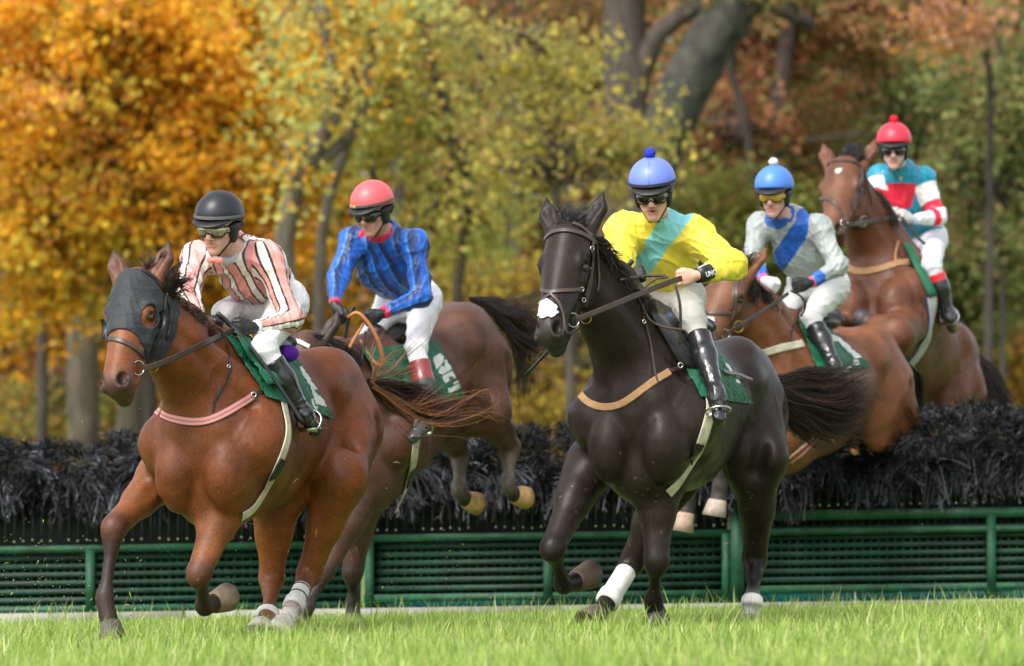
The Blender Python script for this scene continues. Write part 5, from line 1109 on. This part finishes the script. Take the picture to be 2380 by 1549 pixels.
    hair('tail_wisps', tg, 170, (.01, .10), .0011, m_hair, root, OR + DK[:1], .05, 18, seed=12)
def dress2():
    H, J = H2, J2
    S(H, 'browband', [(652, 792), (672, 792), (695, 796), (718, 808)], .024, mat('pearl browband', (.55, .55, .5), .4), th=.008)
    W = [[(1003, 835), (1017, 825), (1027, 832), (1023, 847), (1010, 862), (1006, 855)], [(1030, 838), (1037, 844), (1049, 857), (1023, 874), (1013, 868), (1018, 855), (1024, 852), (1029, 857), (1026, 843)],
         [(1023, 877), (1049, 862), (1058, 877), (1049, 882), (1043, 876), (1036, 880), (1040, 886), (1030, 893), (1026, 888)], [(1034, 905), (1062, 892), (1063, 901), (1057, 907), (1037, 914)], [(1046, 893), (1058, 884), (1061, 889), (1048, 896)]]
    cloth(H, ((838, 815), (1012, 800), (1078, 925), (905, 950)), W, [], 190, 110)
    sad(H); stirrup(H, J)
    S(H, 'girth', [(962, 930), (968, 990), (962, 1050), (952, 1105), (930, 1160), (915, 1190)], .060, m_cream, th=.006, off=.006); S(H, 'buckle_guard', [(958, 1085), (952, 1105), (944, 1128)], .058, m_lblack, th=.008, off=.013)
    S(H, 'breast_strap', [(800, 930), (850, 900), (905, 870), (935, 885), (955, 930)], .026, m_cream)
    rein(H, 'rein', [(846, 752, 23.9), (822, 790, 23.85), (795, 840, 23.8), (760, 880, 23.7)], .018, m_tanr, False); rein(H, 'rein', [(808, 738, 23.86), (832, 728, 23.84), (862, 760, 23.84), (885, 810, 23.86), (888, 850, 23.9), (862, 835, 23.92), (838, 790, 23.92)], .022, m_tanr, False)
    rein(H, 'rein', [(850, 770, 23.92), (845, 810, 23.9), (838, 850, 23.9)], .016, m_lblack, False)
    whip(J, [(822, 712, 23.86), (812, 735, 23.86), (805, 765, 23.88), (798, 820, 23.9)], 'short black whip held upright by the jockey in royal blue')
    y0 = 25.45
    crest_hair(H, [(715, 782), (742, 792), (770, 802), (800, 814)], [(40, 20, .03), (45, 25, .03), (40, 30, .03), (35, 30, .03)], 520, 1, BH, seed=7)
    g = [[P(1090, 694, y0), P(1135, 698, y0 + .1), P(1195, 705, y0 + .2), P(1262, 676, y0 + .3)], [P(1140, 712, y0), P(1195, 740, y0 + .1), P(1228, 800, y0 + .2), P(1222, 900, y0 + .3)], [P(1160, 730, y0), P(1200, 790, y0 + .1), P(1215, 860, y0 + .2), P(1212, 945, y0 + .3)], [P(1150, 720, y0), P(1210, 790, y0 + .1), P(1270, 815, y0 + .2), P(1330, 800, y0 + .3)], [P(1120, 700, y0), P(1200, 730, y0 + .1), P(1250, 745, y0 + .2), P(1290, 740, y0 + .3)]]
    hair('tail', g, 1000, (.012, .09), .0013, m_hair, H['root'], [(.03, .024, .022), (.05, .04, .036), (.018, .014, .013)], .03, 16, seed=13)
def dress3():
    H, J = H3, J3; L_ = m_leather
    for k, (nm, pts, w_, m) in enumerate((('browband', [(1266, 562), (1274, 550), (1291, 539), (1324, 537), (1361, 549), (1382, 564)], .022, L_), ('cheek_strap', [(1376, 552), (1377, 593), (1372, 649), (1362, 696), (1352, 735)], .018, L_), ('cheek_strap', [(1374, 580), (1375, 620), (1368, 650), (1358, 690)], .011, L_), ('throat_strap', [(1384, 560), (1389, 620), (1390, 660), (1386, 678)], .010, L_),
        ('noseband', [(1250, 664), (1260, 674), (1273, 680), (1306, 677), (1353, 673)], .019, L_), ('noseband_cross', [(1278, 686), (1264, 697), (1254, 708)], .015, L_), ('noseband_cross', [(1280, 684), (1300, 708), (1309, 745), (1313, 775), (1330, 772), (1345, 760)], .013, L_), ('headpiece', [(1330, 520), (1352, 530), (1374, 550)], .02, L_))): S(H, nm, pts, w_, m, th=.006, n=26)
    patch('nose_patch', H['bvh'], lambda a_, b_: (1268 + 27 * b_ * math.cos(a_ * 6.2832) * (1 + .10 * math.sin(a_ * 69)), 722 + 21 * b_ * math.sin(a_ * 6.2832) * (1 + .12 * math.sin(a_ * 50)) + 3 * b_ * math.cos(a_ * 12.566)), 60, 8, mat('white sheepskin', (.80, .80, .82), .9, bump=.6, bscale=40), H['root'], off=.010, sm=2)
    ring(H, 1332, 745, .034, m_steel, .03); ring(H, 1361, 740, .028, m_brass, .02)
    for x, y in ((1376, 578), (1375, 628), (1353, 673), (1357, 698)): ring(H, x, y, .010, m_steel, .012, 'buckle', .003)
    by = 20.22; rein(H, 'rein', [(1338, 744, by), (1371, 731, by + .04), (1464, 693, by + .28), (1520, 670, by + .42), (1562, 654, by + .50), (1584, 647, by + .52)], .028, L_)
    rein(H, 'rein_slack', [(1443, 651, 20.9), (1490, 643, 20.82), (1545, 641, 20.76)], .014, L_, False); rein(H, 'rein_slack', [(1552, 645, 20.72), (1522, 650, 20.70), (1498, 672, 20.7), (1493, 705, 20.7), (1512, 745, 20.7), (1550, 762, 20.7), (1590, 768, 20.7), (1598, 782, 20.72)], .012, L_, False); rein(H, 'rein_slack', [(1570, 662, 20.72), (1580, 706, 20.72), (1582, 750, 20.74), (1580, 800, 20.78)], .014, L_, False)
    S(H, 'breast_strap', [(1342, 885), (1346, 910), (1364, 934), (1400, 947), (1440, 941), (1480, 916), (1520, 886), (1556, 864)], .036, m_tan, n=40); S(H, 'strap', [(1554, 864), (1580, 855), (1604, 846)], .022, L_)
    S(H, 'strap', [(1494, 735), (1506, 775), (1516, 830), (1524, 876), (1530, 890)], .011, L_, n=24); ring(H, 1497, 748, .009, m_steel, .012, 'buckle', .003); ring(H, 1581, 850, .012, m_steel, .03, 'buckle', .004)
    patch('saddle_pad', H['bvh'], quad2((1498, 722), (1560, 735), (1618, 862), (1578, 848)), 30, 14, m_lblack, H['root'], off=.022, sm=2)
    W = [[(1676, 847), (1683, 848), (1703, 875), (1695, 875)], [(1704, 884), (1733, 891), (1738, 911), (1731, 911), (1728, 897), (1706, 892)]]; S(H, 'strap', [(1668, 866), (1700, 875), (1738, 887)], .018, m_leather, off=.03)
    cloth(H, ((1560, 790), (1668, 822), (1743, 940), (1628, 926)), W, [])
    S(H, 'girth', [(1640, 900), (1652, 940), (1642, 985), (1622, 1045), (1594, 1095), (1568, 1130), (1552, 1146)], .058, m_cream, th=.006, off=.006); S(H, 'buckle_guard', [(1624, 1030), (1612, 1052), (1600, 1072)], .055, m_lblack, th=.008, off=.013)
    sad(H); stirrup(H, J); V, Q = sdf_mesh([ell(P(1540, 738, 21.0), (.05, .05, .025), None, None, .02)], .006); mkmesh('pommel_pad', V, Q, m_blue, H['root'])
    whip(J, [(1470, 606, 20.84), (1440, 642, 20.9), (1350, 735, 21.25), (1280, 810, 21.35), (1222, 872, 21.4)], 'long black whip pointing down behind the neck of the black horse')
    wrap(H, 'HR', .22, 1.1, .049, m_white2); wrap(H, 'HL', .93, 1.9, .043, m_white2)
    # wrist guard of the rider
    g = J['g']; d = nrm(g['wrL'] - g['elL']); a = g['wrL'] - d * .075; b_ = g['wrL'] + d * .012; o = MB().tube([a, (a + b_) / 2, b_], [.046, .044, .038], 18).build('wrist_guard', m_lblack, J['root'])
    try:
        tc = bpy.data.curves.new('lettering', 'FONT'); tc.body = 'UNO'; tc.size = .036; tc.extrude = .0008; tc.offset = .0008; to = bpy.data.objects.new('lettering', tc); C.objects.link(to)
        bpy.context.view_layer.update(); me = bpy.data.meshes.new_from_object(to); bpy.data.objects.remove(to); pv = np.array([tuple(v.co) for v in me.vertices]); xd = nrm(g['elL'] - g['wrL']); nn = np.array([0, -1.0, 0]); nn = nrm(nn - xd * (nn @ xd)); yd = np.cross(nn, xd); yd = yd if yd[2] > 0 else -yd
        cx = pv[:, 0].max() / 2; ang = (pv[:, 1] - .022) / .046; rr = .0478 + pv[:, 2]; W3 = a * .62 + b_ * .38 + np.outer(pv[:, 0] - cx, xd) + (rr * np.cos(ang))[:, None] * nn + (rr * np.sin(ang))[:, None] * yd
        me.vertices.foreach_set('co', (W3 - world_loc(o)).astype(np.float32).ravel()); lo = bpy.data.objects.new('lettering', me); C.objects.link(lo); lo.parent = o; me.materials.clear(); me.materials.append(mat('white lettering', (.75, .75, .75), .5)); me.update()
    except Exception as e: print('lettering', e)
    up = nrm(np.array([0, -.5, 1.0]) - d * (np.array([0, -.5, 1.0]) @ d)); MB().tube([a + up * .046, (a + b_) / 2 + up * .0445, b_ + up * .039], .0035, 6).build('stripe', mat('white band', (.7, .7, .72), .5), o)
    crest_hair(H, [(1384, 552), (1396, 580), (1412, 610), (1428, 640)], [(46, 42, .04), (58, 62, .05), (48, 66, .05), (36, 50, .05)], 520, 1, BH, seed=5)
    crest_hair(H, [(1445, 655), (1465, 680), (1485, 702)], [(22, 26, .04), (24, 26, .04), (34, 22, .04)], 300, 1, BH, seed=8)
    crest_hair(H, [(1298, 520), (1315, 514), (1335, 512), (1352, 520)], [(20, -18, .02), (16, -20, .02), (10, -20, .02), (5, -14, .02)], 300, 1, [(.05, .045, .045), (.03, .027, .027), (.09, .08, .08)], name='forelock', seed=9, wave=.03)
    y0 = 22.55; g = [[P(1806, 880, y0), P(1860, 890, y0 + .1), P(1930, 915, y0 + .2), P(1985, 955, y0 + .3)], [P(1806, 890, y0), P(1870, 875, y0 + .1), P(1940, 880, y0 + .2), P(1985, 862, y0 + .3)], [P(1808, 905, y0), P(1850, 950, y0 + .1), P(1905, 990, y0 + .2), P(1985, 1000, y0 + .3)], [P(1808, 900, y0), P(1870, 930, y0 + .1), P(1950, 940, y0 + .2), P(2005, 915, y0 + .3)], [P(1808, 920, y0), P(1845, 985, y0 + .1), P(1890, 1010, y0 + .2), P(1930, 1000, y0 + .3)]]
    hair('tail', g, 3600, (.02, .10), .0015, m_hair, H['root'], DK + BH, .03, 16, seed=14)
def dress4():
    H, J = H4, J4; L_ = m_leather
    for nm, pts, w_ in (('cheek_strap', [(1712, 622), (1712, 660), (1710, 700), (1700, 745)], .018), ('cheek_strap', [(1707, 640), (1704, 690), (1698, 720)], .012), ('noseband', [(1634, 726), (1660, 729), (1702, 729)], .018), ('noseband_cross', [(1640, 732), (1655, 755), (1662, 790)], .014), ('throat_strap', [(1724, 640), (1726, 680), (1722, 705)], .011)): S(H, nm, pts, w_, L_, th=.006)
    ring(H, 1686, 778, .030, m_steel, .02); ring(H, 1716, 760, .034, m_brass, .02)
    rein(H, 'rein', [(1690, 775, 24.95), (1718, 757, 24.98), (1780, 718, 25.2), (1832, 682, 25.38)], .022, L_)
    patch('nose_patch', H['bvh'], quad2((1640, 738), (1660, 740), (1660, 770), (1638, 768)), 8, 8, m_white2, H['root'], off=.01)
    S(H, 'breast_strap', [(1750, 830), (1775, 820), (1820, 808), (1866, 799)], .046, m_cream, n=26); S(H, 'strap', [(1858, 700), (1852, 740), (1838, 775), (1836, 808)], .010, m_lblack)
    W = [[(1926, 780), (1942, 786), (1966, 799), (1974, 818), (1989, 819), (1999, 834), (1982, 837), (1970, 825), (1952, 807), (1942, 797), (1930, 796)], [(1978, 838), (1991, 840), (1991, 850), (1979, 851)], [(1954, 862), (1971, 851), (1975, 857), (1963, 870)]]
    cloth(H, ((1850, 745), (1925, 768), (2020, 854), (1905, 880)), W, [])
    sad(H); stirrup(H, J)
    def cf(a, t): return (.42, .02, .03) if abs(a) < .34 else (.55, .50, .38)
    S(H, 'girth', [(1925, 880), (1926, 930), (1914, 985), (1890, 1022), (1860, 1050), (1828, 1074)], .075, m_web, colf=cf, n=34)
    crest_hair(H, [(1722, 622), (1738, 640), (1755, 660), (1775, 680)], [(10, 60, .03), (15, 55, .03), (22, 50, .03), (25, 45, .03)], 560, 1, BH, seed=15); crest_hair(H, [(1700, 614), (1712, 616), (1722, 622)], [(20, -28, .02), (30, -36, .02), (36, -24, .02)], 200, 1, BH, name='forelock')
    y0 = 27.0; hair('tail', [[P(2108, 850, y0), P(2130, 880, y0 + .2), P(2128, 960, y0 + .3), P(2115, 1040, y0 + .3)]], 300, (.02, .06), .003, m_hair, H['root'], BH, .02, 10)
    # reins bunched in the gloves
    rein(H, 'rein_slack', [(1838, 676, 25.36), (1862, 690, 25.42), (1872, 712, 25.46), (1862, 735, 25.5)], .014, m_lblack, False)
def dress5():
    H, J = H5, J5; L_ = m_leather
    for nm, pts, w_ in (('browband', [(1922, 384), (1938, 376), (1965, 374), (1990, 380), (2006, 392)], .022), ('cheek_strap', [(2003, 388), (2000, 420), (1992, 455), (1982, 490)], .018), ('cheek_strap', [(1994, 405), (1990, 440), (1978, 480)], .011), ('throat_strap', [(2008, 395), (2015, 430), (2022, 455), (2028, 478)], .011), ('noseband', [(1902, 468), (1912, 462), (1930, 466), (1948, 485), (1962, 512)], .020)): S(H, nm, pts, w_, L_, th=.006)
    ring(H, 1962, 520, .030, m_steel, .02); ring(H, 2006, 516, .036, m_steel, .03)
    rein(H, 'rein', [(1966, 528, 27.2), (1985, 521, 27.24), (2040, 512, 27.6), (2092, 502, 28.0)], .030, L_)
    rein(H, 'rein_slack', [(2095, 505, 28.0), (2130, 550, 28.05), (2160, 578, 28.08), (2172, 610, 28.1)], .02, L_)
    S(H, 'breast_strap', [(1962, 606), (1975, 625), (2005, 632), (2050, 624), (2085, 612), (2112, 610)], .046, m_tan); S(H, 'strap', [(2088, 560), (2080, 590), (2082, 612)], .016, m_tan)
    cloth(H, ((2096, 566), (2112, 570), (2176, 686), (2158, 694)), [], [], 30, 12); sad(H); stirrup(H, J)
    def cf(a, t): return (.02, .16, .55) if a > .72 else ((.03, .03, .03) if abs(a - .1) < .1 and t > .6 else (.60, .60, .56))
    S(H, 'girth', [(2164, 690), (2166, 730), (2158, 770), (2140, 815), (2112, 850), (2092, 872)], .085, m_web, colf=cf, n=34)
    crest_hair(H, [(1950, 366), (1962, 362), (1978, 364), (1990, 372)], [(25, -26, .03), (28, -24, .03), (22, -22, .03), (26, -10, .03)], 420, 1, [(.05, .045, .045), (.03, .027, .027)], name='forelock', wave=.02)
    crest_hair(H, [(2030, 440), (2045, 470), (2060, 500)], [(20, 25, .03), (20, 30, .03), (20, 30, .03)], 380, 1, DK, seed=8)
    y0 = 29.5; g = [[P(2272, 830, y0), P(2300, 862, y0), P(2325, 915, y0), P(2335, 975, y0)], [P(2270, 840, y0), P(2290, 880, y0), P(2300, 930, y0), P(2300, 985, y0)]]
    hair('tail', g, 900, (.02, .09), .003, m_hair, H['root'], BH, .02, 12, seed=16)
for i_ in DRESS: (dress1, dress2, dress3, dress4, dress5)[i_ - 1]()
